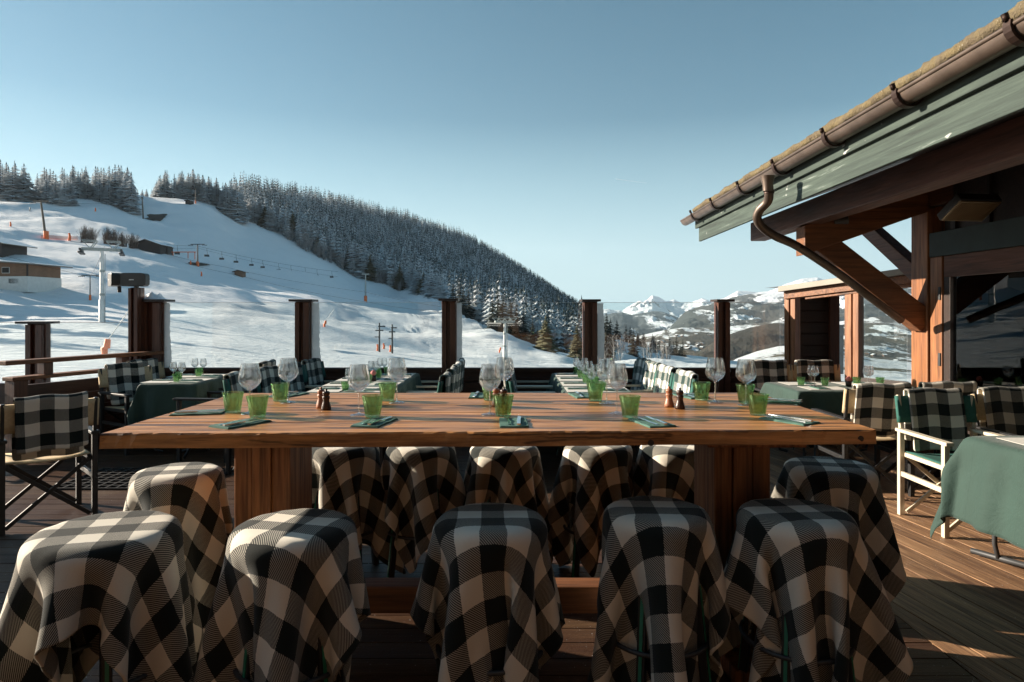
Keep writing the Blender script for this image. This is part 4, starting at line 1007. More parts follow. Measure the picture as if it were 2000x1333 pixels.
# spotlight on the rafter
sp_ = thing('spotlight', 'small dark spotlight clamped under the purlin', 'spotlight', P(1640, 432, 6.25)); obj('lamp_head', MB().tube([(-.05, 0, 0), (.06, -.03, .01)], [.03, .045], 12), darkst_m, sp_); obj('lens', MB().tube([(.061, -.031, .01), (.064, -.032, .01)], .036, 12), brass_m, sp_); obj('clamp', MB().tube([(0, 0, 0), (0, .05, .07)], .009, 6), darkst_m, sp_)
# window decoration: skis behind the pane
for i, (y0_, dy) in enumerate([(5.75, .28), (5.66, .27), (5.55, .25)]):
    tag(obj('ski', MB().beam((WX + .25, y0_ - dy, .3), (WX + .22, y0_, 1.62), .09, .012, (1, 0, 0)), plain('old_red_ski_%d' % 0, (.22, .07, .035), .4, 0, 10, .3, 0) if i == 0 else bpy.data.materials['old_red_ski_0']), ['leftmost of three old red skis leaning behind the chalet window', 'middle of three old red skis leaning behind the chalet window', 'rightmost of three old red skis leaning behind the chalet window'][i], 'ski')

# entrance screen between windbreak and chalet corner
es = thing('entrance_shelter', 'small timber entrance shelter with flat grey roof edge and glass pane beside the chalet corner', 'shelter', (0, 0, 0))
a = Vector((3.58, 8.5, 0)); b = Vector((4.28, 7.1, 0)); d = (b - a); Ls = d.length; d.normalize()
def on_s(px):
    u = (px - 1000) / F; t_ = (u * a.y - a.x) / (d.x - u * d.y); return t_
def seg(p0, p1, z0, z1, w, nm, mt, off=0):
    nrm = Vector((d.y, -d.x, 0)); q0 = a + d * p0 + nrm * off; q1 = a + d * p1 + nrm * off; s_ = nrm * w / 2
    vs = [(*(q + e).xy, z) for z in (0, 1) for q, e in ((q0, -s_), (q1, -s_), (q1, s_), (q0, s_))]
    zz = [z0[0], z0[1], z0[1], z0[0], z1[0], z1[1], z1[1], z1[0]]; vs = [(v[0], v[1], z) for v, z in zip(vs, zz)]
    return obj(nm, MB().add(vs, [(3, 2, 1, 0), (4, 5, 6, 7), (0, 1, 5, 4), (1, 2, 6, 5), (2, 3, 7, 6), (3, 0, 4, 7)]), mt, es, .004)
zt = lambda p: 1.84 + .13 * p / Ls
z = lambda p0, p1, o: (zt(p0) + o, zt(p1) + o)
seg(-.03, Ls + .5, z(-.03, Ls + .5, -.07), z(-.03, Ls + .5, .0), .30, 'roof_edge', roofmetal)
obj('roof', MB().add([(a.x, a.y, 1.84), (b.x + .2, b.y, 1.96), (6.4, 7.2, 2.0), (6.4, 9.6, 1.9), (3.7, 9.6, 1.86)], [(0, 1, 2, 3, 4)]), roofmetal, es)
seg(0, Ls + .3, z(0, Ls + .3, -.165), z(0, Ls + .3, -.072), .16, 'beam', beam_x)
seg(.3, Ls + .3, z(.3, Ls + .3, -.20), z(.3, Ls + .3, -.166), .10, 'lintel', beam_x)
def col(px0, px1, nm='column', zb=0, mt=beam_z, w=.1, top=-.166, off=0):
    p0, p1 = on_s(px0), on_s(px1); return seg(p0, p1, (zb, zb), z(p0, p1, top), w, nm, mt, off)
col(1537, 1546); col(1549, 1558, mt=beam_z, top=-.166)
col(1655, 1668, top=-.201); col(1671, 1682, top=-.201)
seg(on_s(1682), Ls, (.75, .75), z(on_s(1682), Ls, -.205), .01, 'pane', pane_m)
seg(on_s(1682), Ls, (.0, .0), (.75, .75), .06, 'lower_panel', dark_boards)
seg(on_s(1560), on_s(1655), (.0, .0), (.68, .68), .05, 'lower_panel', dark_boards)
obj('back_panel', MB().box(3.72, 4.22, 8.52, 8.58, 0, 1.82), dark_boards, es, .004)
for k in range(12): obj('board', MB().box(3.73, 4.20, 8.495, 8.518, .03 + k * .15, .17 + k * .15), dark_boards, es, .006)
obj('door_edge', MB().box(4.10, 4.22, 8.44, 8.494, 0, 1.82), post_wood, es, .004)
g = tag(obj('glass_screen', MB().box(4.22, 5.6, 8.53, 8.536, 0, 1.35), pane_m), 'frosted edged glass screen seen through the entrance shelter', 'glass screen')
obj('frost', MB().box(4.22, 4.31, 8.52, 8.526, .7, 1.34), frost_m, g)

# ------------------------------------------------------------------ big table
HT = .45; TT = CAMH - HT                        # table top height 1.05
def TP(px, py): Y = HT * F / (py - HZ); return Vector(((px - 1000) / F * Y, Y, TT))
tb = thing('dining_table', 'long high table of thick honey coloured planks on two heavy timber legs', 'table', (0, 3.05, 0))
fl, fr, bl, br = TP(195, 848), TP(1712, 840), TP(462, 768), TP(1475, 767)
def tl(u, v):   # u along, v across
    return (fl * (1 - u) + fr * u) * (1 - v) + (bl * (1 - u) + br * u) * v
nb = 5; NU = 110
for k in range(nb):
    m = MB(); v0, v1 = k / nb + .0010, (k + 1) / nb - .0010; rows = []
    sec = [(v0, -.055), (v0, -.006), (v0 + .004, 0), ((v0 + v1) / 2, .0), (v1 - .004, 0), (v1, -.006), (v1, -.055), (v0, -.055)]
    for j, (v, dz) in enumerate(sec):
        r_ = []
        for i in range(NU + 1):
            u = i / NU; q = tl(u, v); q.y -= 3.05
            q.z += dz + mnoise.noise(Vector((u * 7, v * 6, 0))) * .0012
            if k == 0 and j in (0, 1, 2, 7):
                live = mnoise.noise(Vector((u * 9, dz * 12, 3))) * .013 + abs(mnoise.noise(Vector((u * 40, dz * 30, 9)))) * .014 * (j in (1, 2))
                q.y += live; q.z += mnoise.noise(Vector((u * 30, 5, 1))) * .007 * (j == 1)
            if k == nb - 1 and j in (5, 6): q.y += mnoise.noise(Vector((u * 8, 2, 3))) * .010
            r_.append(tuple(q))
        rows.append(r_)
    m.grid(rows, smooth=False)
    m.add([rows[j][0] for j in range(7)], [tuple(range(7))]); m.add([rows[j][-1] for j in range(7)], [tuple(range(6, -1, -1))])
    obj('top_plank', m, table_wood, tb)
zt_ = TT - .055
for cx_, nm in ((-1.07, 'l'), (.985, 'r')):
    lg = obj('leg', MB().box(cx_ - .12, cx_ - .042, -.25, .07, .0, zt_ - .04).box(cx_ - .04, cx_ + .04, -.26, .08, .0, zt_ - .04).box(cx_ + .042, cx_ + .12, -.25, .07, .0, zt_ - .04), leg_wood, tb, .008)
    obj('crosspiece', MB().box(cx_ - .2, cx_ + .2, -.42, .42, zt_ - .038, zt_ - .001), leg_wood, tb, .006)
    obj('foot', MB().box(cx_ - .10, cx_ + .10, -.45, .30, .0, .075), leg_wood, tb, .008)
obj('stretcher', MB().box(-.945, .86, -.16, -.05, .17, .29), beam_x, tb, .008)
for px_, py_ in ((977, 866), (1006, 861), (1271, 865), (1680, 857)):
    Yf = float(np.interp((px_ - 195) / 1517, [0, 1], [fl.y, fr.y])) + .008; q = P(px_, py_, Yf); obj('bolt_plug', MB().tube([(q.x, q.y - 3.05 - .005, q.z), (q.x, q.y - 3.05 + .02, q.z)], .012, 12), dark_boards, tb)

# ------------------------------------------------------------------ glassware
def wineglass_meshes(h, rb, n=28):
    # bowl (double wall), stem, foot
    zb = h * .46; H = h - zb
    out = [(.0055, 0), (rb * .35, H * .05), (rb * .74, H * .17), (rb * .97, H * .32), (rb, H * .42), (rb * .95, H * .6), (rb * .84, H * .82), (rb * .77, H * .985), (rb * .765, H * .997), (rb * .76, H * 1.0)]
    th = .0012
    inn = [(max(r - th, .0), z + (.004 if i < 2 else (.001 if i < 6 else 0))) for i, (r, z) in enumerate(out)][::-1]; inn[0] = (out[-1][0] - th, H)
    inn.append((0, .006))
    bowl = MB().lathe(out + inn, n).mesh('bowl')
    stem = MB().lathe([(.0055, 0), (.0036, -zb * .12), (.0032, -zb * .5), (.004, -zb * .85), (.008, -zb * .965)], 12).mesh('stem')
    foot = MB().lathe([(.008, 0), (rb * .4, -.0035), (rb * .82, -.0075), (rb * .82, -.0092), (.0, -.0092)], n).mesh('foot')
    for me in (bowl, stem, foot): me.materials.append(clear_g)
    return bowl, stem, foot, zb
def tumbler_mesh(h, r1, n=60):
    fl_ = lambda t, z: 1 + .055 * math.cos(9 * t) * max(0, min(1, (h * .80 - z) / (h * .1)))
    out = [(0, 0), (r1 * .60, 0), (r1 * .66, h * .04), (r1 * .72, h * .25), (r1 * .79, h * .5), (r1 * .86, h * .72), (r1 * .93, h * .82), (r1 * .96, h * .9), (r1 * .995, h * .985), (r1, h * .996), (r1 * .99, h), (r1 * .95, h), (r1 * .94, h * .996), (r1 * .935, h * .98)]
    m = MB().lathe(out, n, flute=fl_); m.lathe([(r1 * .935, h * .98), (r1 * .88, h * .85), (r1 * .80, h * .7), (r1 * .62, h * .12), (0, h * .10)], n)
    me = m.mesh('tumbler'); me.materials.append(green_g); return me
WG = wineglass_meshes(.222, .049); WGs = wineglass_meshes(.20, .040, 20); TM = tumbler_mesh(.092, .047); TMs = tumbler_mesh(.085, .042, 30)
def wine_glass(loc, label, group=None, small=False, tilt=0):
    b, s_, f, zb = WGs if small else WG
    t = thing('wine_glass', label, 'wine glass', loc, rnd.uniform(0, 6), group)
    obj('bowl', b, clear_g, t, loc=(0, 0, zb + .0)); obj('stem', s_, clear_g, t, loc=(0, 0, zb)); obj('foot', f, clear_g, t, loc=(0, 0, .0094))
    return t
def tumbler(loc, label, group=None, small=False):
    o = obj('tumbler', TMs if small else TM, green_g, loc=loc); o.rotation_euler[2] = rnd.uniform(0, 6); return tag(o, label, 'tumbler', group)
ordn = ['first', 'second', 'third', 'fourth', 'fifth', 'sixth', 'seventh']
for i, (px, py) in enumerate([(455, 806), (503, 815), (728, 814), (983, 813), (1230, 815), (1480, 811)]):
    tumbler(TP(px, py), 'green tumbler, %s from the left in the near row on the big table' % ordn[i])
for i, (px, py) in enumerate([(547, 784), (757, 783), (957, 782), (1163, 783), (1370, 782), (1456, 787)]):
    tumbler(TP(px, py), 'green tumbler, %s from the left in the far row on the big table' % ordn[i])
for i, (px, py) in enumerate([(488, 808), (701, 811), (957, 810), (1205, 808), (1457, 792)]):
    wine_glass(TP(px, py), 'clear wine glass, %s from the left in the near row on the big wooden table' % ordn[i])
for i, (px, py) in enumerate([(563, 787), (775, 787), (985, 784), (1185, 788), (1397, 786)]):
    wine_glass(TP(px, py), 'clear wine glass, %s from the left in the far row on the big wooden table' % ordn[i])
mp = [(.0, 0), (.0225, 0), (.0225, .012), (.020, .022), (.0155, .038), (.014, .046), (.017, .056), (.0175, .062), (.013, .065), (.016, .072), (.0175, .079), (.014, .086), (.004, .088), (.006, .093), (.004, .098), (0, .099)]
def mill(loc, mt, label):
    t = thing('pepper_mill' if mt is mill_d else 'salt_mill', label, 'mill', loc)
    obj('body', MB().lathe(mp[:9], 24), mt, t); obj('head', MB().lathe(mp[8:], 24), mt, t)
for (a_, b_), lab in zip((((627, 797), (637, 801)), ((969, 794), (984, 796)), ((1307, 795), (1328, 799))), ('near the left end of', 'behind the middle tumbler of', 'right of centre on')):
    mill(TP(*a_), mill_l, 'pale wooden salt mill %s the big table' % lab); mill(TP(*b_), mill_d, 'dark wooden pepper mill %s the big table' % lab)
# napkins and cutlery
def fork_mesh():
    m = MB(); L = .19
    pr = [(-L / 2, .007, 0), (-L / 4, .0045, .001), (0, .003, .004), (.04, .0035, .003), (.052, .009, .0), (.062, .011, .001)]
    rows = [[(x, -w, z), (x, w, z)] for x, w, z in pr]; m.grid(rows); m.grid([[(x, -w, z + .002), (x, w, z + .002)][::-1] for x, w, z in pr])
    for k in range(4): y = -.0092 + k * .0061; m.beam((.061, y, .002), (.096, y, .005), .0028, .002)
    return m.mesh('fork')
def knife_mesh():
    m = MB(); L = .21; m.beam((-L / 2, 0, .003), (-.01, 0, .004), .014, .006)
    m.add([(-.01, -.006, .002), (.085, -.010, .002), (.104, .004, .002), (-.01, .008, .002), (-.01, -.006, .0035), (.085, -.010, .0035), (.104, .004, .0035), (-.01, .008, .0035)], [(3, 2, 1, 0), (4, 5, 6, 7), (0, 1, 5, 4), (1, 2, 6, 5), (2, 3, 7, 6), (3, 0, 4, 7)]); return m.mesh('knife')
FK, KN = fork_mesh(), knife_mesh(); FK.materials.append(steel_m); KN.materials.append(steel_m)
def napkin_mesh(w, l):
    m = MB(); n = 8
    for lay in range(3):
        z0 = .0022 * lay + .0008; e = .003 * lay
        top = [[(-l / 2 + e + (l - 2 * e) * i / n, -w / 2 + e * .6 + (w - e) * j / 4, z0 + .0016 + .0012 * math.sin(i * 1.7 + j + lay)) for j in range(5)] for i in range(n + 1)]
        m.grid(top)
        ring_ = [top[0][j] for j in range(5)] + [top[i][4] for i in range(1, n + 1)] + [top[n][j] for j in (3, 2, 1, 0)] + [top[i][0] for i in range(n - 1, 0, -1)]
        k = len(ring_); m.add(ring_ + [(x, y, z0 - .0008) for x, y, z in ring_], [(i, i + k, (i + 1) % k + k, (i + 1) % k) for i in range(k)])
    return m.mesh('napkin')
NK = napkin_mesh(.115, .215); NK.materials.append(napkin_m)
def setting(c, ang, where, parts=True, low=False, scale=1):
    o = obj('napkin', NK, napkin_m, loc=c); o.rotation_euler[2] = ang; tag(o, 'folded green cloth napkin %s' % where, 'napkin')
    ca, sa = math.cos(ang), math.sin(ang)
    for me, off, nm, da in ((FK, .022, 'fork', .06), (KN, -.022, 'knife', -.05)):
        q = obj(nm, me, steel_m, loc=(c.x - sa * off + .012 * ca, c.y + ca * off + .012 * sa, c.z + .0085)); q.rotation_euler[2] = ang + da; tag(q, 'steel %s on napkin, %s' % (nm, where), nm)
near = [((388, 808), 12, 'at the left end of the big table'), ((470, 829), 62, 'first along the near edge of the big table'), ((732, 827), 78, 'second along the near edge of the big table'), ((1003, 827), 92, 'third along the near edge of the big table'), ((1272, 827), 104, 'fourth along the near edge of the big table'), ((1541, 823), 122, 'fifth along the near edge of the big table')]
for (px, py), a_, w_ in near: setting(TP(px, py), R(a_), w_)
for (px, py), a_, w_ in [((563, 773), 70, 'first along the far edge of the big table'), ((938, 774), 90, 'third along the far edge of the big table'), ((1138, 774), 98, 'fourth along the far edge of the big table'), ((1348, 775), 105, 'fifth along the far edge of the big table'), ((1520, 785), 150, 'at the right end of the big table')]:
    setting(TP(px, py), R(a_ + 180), w_)

# ------------------------------------------------------------------ cloth by relaxation
def drape(specs, wx, ly, sp, steps=150, iters=8, seed=1):
    """specs: list of (seat height, radius, off x, off y, angle, pull) -> vertex arrays, in the stool's own frame"""
    B = len(specs); nx = int(wx / sp) + 1; ny = int(ly / sp) + 1; g = np.random.RandomState(seed)
    u = (np.arange(nx) - (nx - 1) / 2) * sp; v = (np.arange(ny) - (ny - 1) / 2) * sp
    U, V_ = np.meshgrid(u, v, indexing='ij'); p = np.zeros((B, nx, ny, 3))
    for b, (h, r, ox, oy, an) in enumerate(specs):
        c, s = math.cos(an), math.sin(an); p[b, :, :, 0] = (U + ox) * c - (V_ + oy) * s; p[b, :, :, 1] = (U + ox) * s + (V_ + oy) * c
        p[b, :, :, 2] = h + .02 + .006 * g.rand(nx, ny)
    q = p.copy(); S = np.array([s_[0] for s_ in specs])[:, None, None]; RR = np.array([s_[1] for s_ in specs])[:, None, None]
    def con(a, b, L, k):
        d = b - a; l = np.sqrt((d * d).sum(-1, keepdims=True)) + 1e-9; c_ = d * (k * .5 * (l - L) / l); a += c_; b -= c_
    d2 = sp * math.sqrt(2)
    p0 = p.copy(); pin = (np.sqrt((p0[..., :2] ** 2).sum(-1)) < .13)[..., None]; ph = g.rand(B, 6) * 6.28
    for st in range(steps):
        vel = (p - q) * .965; q = p.copy(); p = p + vel; p[..., 2] -= 9.8 * .016 ** 2
        th_ = np.arctan2(p[..., 1], p[..., 0]); below = np.clip((S - .05 - p[..., 2]) / .25, 0, 1)
        a_ = sum(np.cos(n_ * th_ + ph[:, k][:, None, None]) * w_ for k, (n_, w_) in enumerate(((5, .9), (7, .7), (9, .6), (11, .4)))) - .5
        a_ = a_ * below * 3.2 * .016 ** 2 * (1 if st > 25 else 0); p[..., 0] += np.cos(th_) * a_; p[..., 1] += np.sin(th_) * a_
        for it in range(iters):
            for o in (0, 1):
                n = (nx - 1 - o + 1) // 2; A_ = p[:, o:nx - 1:2]; B_ = p[:, o + 1:nx:2]; con(A_, B_, sp, 1)
                A_ = p[:, :, o:ny - 1:2]; B_ = p[:, :, o + 1:ny:2]; con(A_, B_, sp, 1)
            for o in (0, 1):
                con(p[:, o:nx - 1:2, :-1], p[:, o + 1:nx:2, 1:], d2, .12); con(p[:, o:nx - 1:2, 1:], p[:, o + 1:nx:2, :-1], d2, .12)
            if it % 2 == 0:
                for o in (0, 1, 2, 3):
                    A_ = p[:, o:nx - 2:4]; B_ = p[:, o + 2:nx:4]; m_ = min(A_.shape[1], B_.shape[1]); con(A_[:, :m_], B_[:, :m_], 2 * sp, .06)
                    A_ = p[:, :, o:ny - 2:4]; B_ = p[:, :, o + 2:ny:4]; m_ = min(A_.shape[2], B_.shape[2]); con(A_[:, :, :m_], B_[:, :, :m_], 2 * sp, .06)
            p[..., :2] = np.where(pin, p0[..., :2], p[..., :2])
            # seat with rounded rim, widening legs, floor
            x, y, z = p[..., 0], p[..., 1], p[..., 2]; rho = np.sqrt(x * x + y * y) + 1e-9; rim = .026
            inn = RR - rim; dr = np.maximum(rho - inn, 0); dz = z - (S - rim); dist = np.sqrt(dr ** 2 + np.maximum(dz, 0) ** 2)
            top = (dz > 0) & (dist < rim)
            k = np.where(top, rim / np.maximum(dist, 1e-6), 1.0)
            flat = top & (rho < inn)
            z2 = np.where(flat, S, np.where(top, (S - rim) + dz * k, z)); nr = np.where(top & ~flat, inn + dr * k, rho)
            lowr = np.where(z > S - .07, RR, RR * .62 + (S - z) * .06); side = (dz <= 0) & (rho < lowr) & (rho > .03); nr = np.where(side, np.minimum(lowr, rho + .02), nr)
            f = nr / rho; p[..., 0] = x * f; p[..., 1] = y * f; p[..., 2] = np.maximum(z2, .012)
            p[..., :2] = np.where(flat[..., None], q[..., :2] + (p[..., :2] - q[..., :2]) * .04, np.where(top[..., None], q[..., :2] + (p[..., :2] - q[..., :2]) * .5, p[..., :2]))
    return p, U, V_
def cloth_obj(name, P_, U, V_, mt, label, cat, group=None, loc=(0, 0, 0), th=.007, uvo=(0, 0), lv=2):
    nx, ny = U.shape; me = np_mesh(name, P_.reshape(-1, 3), grid_quads(nx, ny))
    uvl = me.uv_layers.new(name='UVMap'); li = np.zeros(len(me.loops), dtype=np.int32); me.loops.foreach_get('vertex_index', li)
    uv = np.stack([U.ravel() + uvo[0] + 5, V_.ravel() + uvo[1] + 5], 1)[li]; uvl.data.foreach_set('uv', uv.astype(np.float32).ravel())
    o = obj(name, me, mt, loc=loc); tag(o, label, cat, group)
    if lv: m = o.modifiers.new('sub', 'SUBSURF'); m.levels = lv; m.render_levels = lv
    m = o.modifiers.new('thick', 'SOLIDIFY'); m.thickness = th; m.offset = 0
    return o
SH = .735
stools = [ # px, seat-centre row, name, blanket params (offx, offy, angle), variant width
    (206, 1029, 'leftmost of the five near stools, in the bottom left corner', (.06, .02, R(104)), 0),
    (574, 1020, 'second from left of the five near stools', (-.04, -.08, R(-14)), 0),
    (958, 1006, 'middle one of the five near stools', (.0, -.22, R(2)), 0),
    (1282, 990, 'fourth from left of the five near stools', (-.02, -.14, R(-3)), 0),
    (1553, 995, 'rightmost of the five near stools', (.02, -.12, R(6)), 0),
    (347, 916, 'stool at the left end of the big table', (.0, -.05, R(14)), 0),
    (1620, 904, 'stool at the right end of the big table', (.05, .02, R(-14)), 0),
    (672, 866, 'first far side stool from the left, beside the left table leg', (.0, -.05, R(38)), 0),
    (822, 866, 'second far side stool from the left', (.02, .0, R(30)), 0),
    (985, 867, 'middle far side stool', (.0, .05, R(-32)), 0),
    (1168, 865, 'fourth far side stool from the left', (-.02, .05, R(28)), 0),
    (1318, 866, 'rightmost far side stool, behind the right table leg', (.03, .0, R(-25)), 0)]
def stool(x, y, label):
    t = thing('bar_stool', label, 'stool', (x, y, 0), rnd.uniform(-.3, .3)); s = SH
    obj('seat', MB().lathe([(0, s - .055), (.15, s - .055), (.160, s - .045), (.160, s - .035), (.145, s - .022), (0, s - .018)], 28), blk_m, t)
    for a_ in (45, 135, 225, 315):
        c_, s_ = math.cos(R(a_)), math.sin(R(a_)); obj('leg', MB().beam((.13 * c_, .13 * s_, s - .05), (.20 * c_, .20 * s_, 0), .032, .032, (c_, s_, 0)), blk_m, t, .003)
        obj('edge_strip', MB().beam((.149 * c_, .149 * s_, s - .08), (.2195 * c_, .2195 * s_, .002), .012, .004, (c_, s_, 0)), greenst_m, t)
    obj('footring', MB().tube([(.196 * math.cos(k * math.pi / 16), .196 * math.sin(k * math.pi / 16), .26) for k in range(33)], .009, 8, False), darkst_m, t)
    return t
locs = []
for px, py, lab, sp_, _ in stools:
    Y = (CAMH - SH - .01) * F / (py - HZ); X = (px - 1000) / F * Y; locs.append((X, Y)); stool(X, Y, 'black bar stool, ' + lab)
specs = [(SH + .004, (.245, .22, .21, .205, .215, .205, .215)[i] if i < 7 else .20, *s_[3]) for i, s_ in enumerate(stools)]
g1, U1, V1 = drape([s_ for s_ in specs[:5]], 1.08, 1.42, .033, 180, 14, 2)
g3, U3, V3 = drape([s_ for s_ in specs[5:]], 1.0, 1.2, .035, 150, 13, 4)
for i in range(12):
    if i < 5: A_, U_, V_ = g1[i], U1, V1
    else: A_, U_, V_ = g3[i - 5], U3, V3
    lab = stools[i][2]
    cloth_obj('blanket', A_, U_, V_, plaid_black, 'checked blanket on the ' + lab, 'blanket', None, (locs[i][0], locs[i][1], 0), .008, (i * .037, i * .051), 2)

# ------------------------------------------------------------------ director's chairs
def make_chair(kind):
    fm, cm = {'black': (blk_m, canvas_beige), 'cream': (cream_wood, canvas_green), 'green': (blk_m, canvas_green)}[kind]
    am = cream_wood if kind == 'green' else fm
    t = thing('director_chair', 'folding director chair', 'chair'); w, d = .27, .25
    # faces -Y: back at +d
    for x in (-w, w):
        for y in (-d, d): obj('leg', MB().box(x - .018, x + .018, y - .018, y + .018, 0, .615), fm, t, .003)
        obj('armrest', MB().box(x - .028, x + .028, -d - .05, d + .03, .616, .640), am, t, .005)
        obj('side_rail', MB().box(x - .012, x + .012, -d + .019, d - .019, .29, .325), fm, t, .003)
        obj('seat_rail', MB().box(x * .9 - .015, x * .9 + .015, -d + .02, d - .02, .435, .465), fm, t, .003)
        obj('back_post', MB().beam((x, d, .641), (x, d + .035, .885), .022, .03), fm, t, .003)
    for y in (-d + .03, d - .03):
        obj('cross_brace', MB().beam((-w + .02, y - .008, .03), (w * .9, y - .008, .44), .016, .028), fm, t, .003); obj('cross_brace', MB().beam((w - .02, y + .011, .03), (-w * .9, y + .011, .44), .016, .028), fm, t, .003)
    m = MB(); m.grid([[(-w * .93 + 2 * w * .93 * i / 8, -d + .02 + (2 * d - .04) * j / 4, .470 - .022 * math.sin(math.pi * i / 8)) for j in range(5)] for i in range(9)])
    s_ = obj('seat', m, cm, t); s_.modifiers.new('th', 'SOLIDIFY').thickness = .006
    m = MB(); rows = []
    for i in range(25):
        a_ = i / 24; 
        x = -w - .022 + (2 * w + .044) * a_; bow = .02 * math.sin(math.pi * a_); rows.append([(x, d + .012 + .0 + bow + (.035 * (z - .68) / .2), z) for z in (.68, .73, .79, .84, .875)])
    m.grid(rows); b_ = obj('backrest', m, cm, t); b_.modifiers.new('th', 'SOLIDIFY').thickness = .028
    return t
protoc = {}
def chair(x, y, rz, kind, label, group=None):
    if kind not in protoc: t = make_chair(kind); protoc[kind] = t; t.location = (x, y, 0); t.rotation_euler = (0, 0, rz)
    else: t = dup(protoc[kind], (x, y, 0), rz)
    t['label'] = label
    if group: t['group'] = group
    elif 'group' in t: del t['group']
    return t
def back_blanket(x, y, rz, mt, label, w=.40, front=.42, back=.36, off=0.0, seed=0, th=.012, lift=0):
    g = random.Random(seed); nx = 14; prof = []
    d = .25; topz = .905; yb = d + .012 + .042; rr = .030
    def pt(s):     # s from the front hem (negative) over the top to the back hem
        if s < 0: q = -s; z = topz - rr * 0 - q; return (yb - rr - .035 * q / .2, z)
        if s < math.pi * rr: a_ = s / rr; return (yb - rr * math.cos(a_), topz + rr * math.sin(a_) * .7)
        q = s - math.pi * rr; return (yb + rr - .02 * q / .2 + 0, topz - q)
    ss = list(np.linspace(-front, 0, 12)) + list(np.linspace(0, math.pi * rr, 7))[1:] + list(np.linspace(math.pi * rr, math.pi * rr + back, 12))[1:]
    Pn = np.zeros((nx + 1, len(ss), 3)); U = np.zeros((nx + 1, len(ss))); V_ = np.zeros_like(U)
    for i in range(nx + 1):
        xx = -w / 2 + w * i / nx
        for j, s in enumerate(ss):
            yy, z = pt(s); hang = max(0, -s) / front if s < 0 else max(0, s - .1) / back
            ripple = .008 * math.sin(i * .9 + seed) * hang; sag = .006 * math.sin(math.pi * i / nx)
            Pn[i, j] = (xx + off + .01 * math.sin(seed + s * 6) * hang, yy + (-ripple if s < 0 else ripple) + .018 * math.sin(math.pi * i / nx), z - sag * 0 + .006 * math.sin(i * .7 + seed * 1.3)); U[i, j] = xx; V_[i, j] = s
    c, s_ = math.cos(rz), math.sin(rz); Q = Pn.copy(); Q[..., 0] = Pn[..., 0] * c - Pn[..., 1] * s_; Q[..., 1] = Pn[..., 0] * s_ + Pn[..., 1] * c
    return cloth_obj('blanket', Q, U, V_, mt, label, 'blanket', None, (x, y, 0), th, (g.random() * .3, g.random() * .3), 1)
_k = [0]
def set_chair(x, y, rz, kind, where, mt, bl=True, **kw):
    _k[0] += 1
    cl = {'black': 'beige backed director chair', 'cream': 'cream framed director chair', 'green': 'green director chair'}[kind]
    chair(x, y, rz, kind, cl + ', ' + where)
    if bl: back_blanket(x, y, rz, mt, 'checked blanket on the chair back, ' + where, seed=_k[0], **kw)
# rotation: chair faces -Y at rz = 0; rz = pi/2 faces +X ; rz = -pi/2 faces -X
E = math.pi / 2
for i, y in enumerate((8.15 - .15, 7.45, 6.8, 6.15)): set_chair(-.93, y, -E + rnd.uniform(-.04, .04), 'green', '%s from windbreak, right side of centre left table' % ordn[i], plaid_green, w=.42)
for i, y in enumerate((8.0, 7.4, 6.85, 6.3)): set_chair(-2.16 - .06 * i, y, E - .12 + rnd.uniform(-.05, .05), 'green', '%s from windbreak, left side of centre left table' % ordn[i], plaid_black if i else plaid_black, w=.42)
for i, y in enumerate((8.0, 7.4, 6.8, 6.2)): set_chair(.27, y, E + rnd.uniform(-.03, .03), 'green', '%s from windbreak, left side of centre right table' % ordn[i], plaid_green, w=.42)
for i, (x, y) in enumerate(((1.33, 8.1), (1.34, 7.55), (1.36, 7.0), (1.40, 6.35))): set_chair(x, y, -E + .08, 'green', '%s from windbreak, right side of centre right table' % ordn[i], plaid_green, w=.44)
set_chair(-4.12, 7.25, E - .55, 'black', 'nearer one left of the far left table', plaid_black)
set_chair(-4.22, 7.9, E - .3, 'black', 'farther one left of the far left table', plaid_black)
set_chair(-3.08, 6.85, -E - .1, 'black', 'nearer one right of the far left table', plaid_black, bl=False)
set_chair(-3.2, 7.75, -E, 'black', 'farther one right of the far left table', plaid_black)
set_chair(-3.42, 4.78, math.pi + .78, 'black', 'alone in the left foreground seen from behind', plaid_black, w=.42)
set_chair(-6.0, 6.6, 0.2, 'black', 'on the lower side terrace at the left edge', plaid_black)
set_chair(3.06, 7.55, 0, 'black', 'far left of the table by the shelter', plaid_black, w=.44)
set_chair(3.62, 7.55, 0, 'black', 'far right of the table by the shelter', plaid_black, w=.44)
set_chair(2.99, 5.60, math.pi, 'black', 'near left of shelter table, back to viewer', plaid_black, w=.44)
set_chair(3.60, 5.72, math.pi, 'green', 'near right of the shelter table, back to viewer', plaid_black, w=.44)
set_chair(3.16, 4.62, 0, 'cream', 'standing in full sun behind the near right table', plaid_black, w=.40)
set_chair(3.80, 4.72, 0, 'black', 'beside the cream chair at the right edge', plaid_black, w=.42)

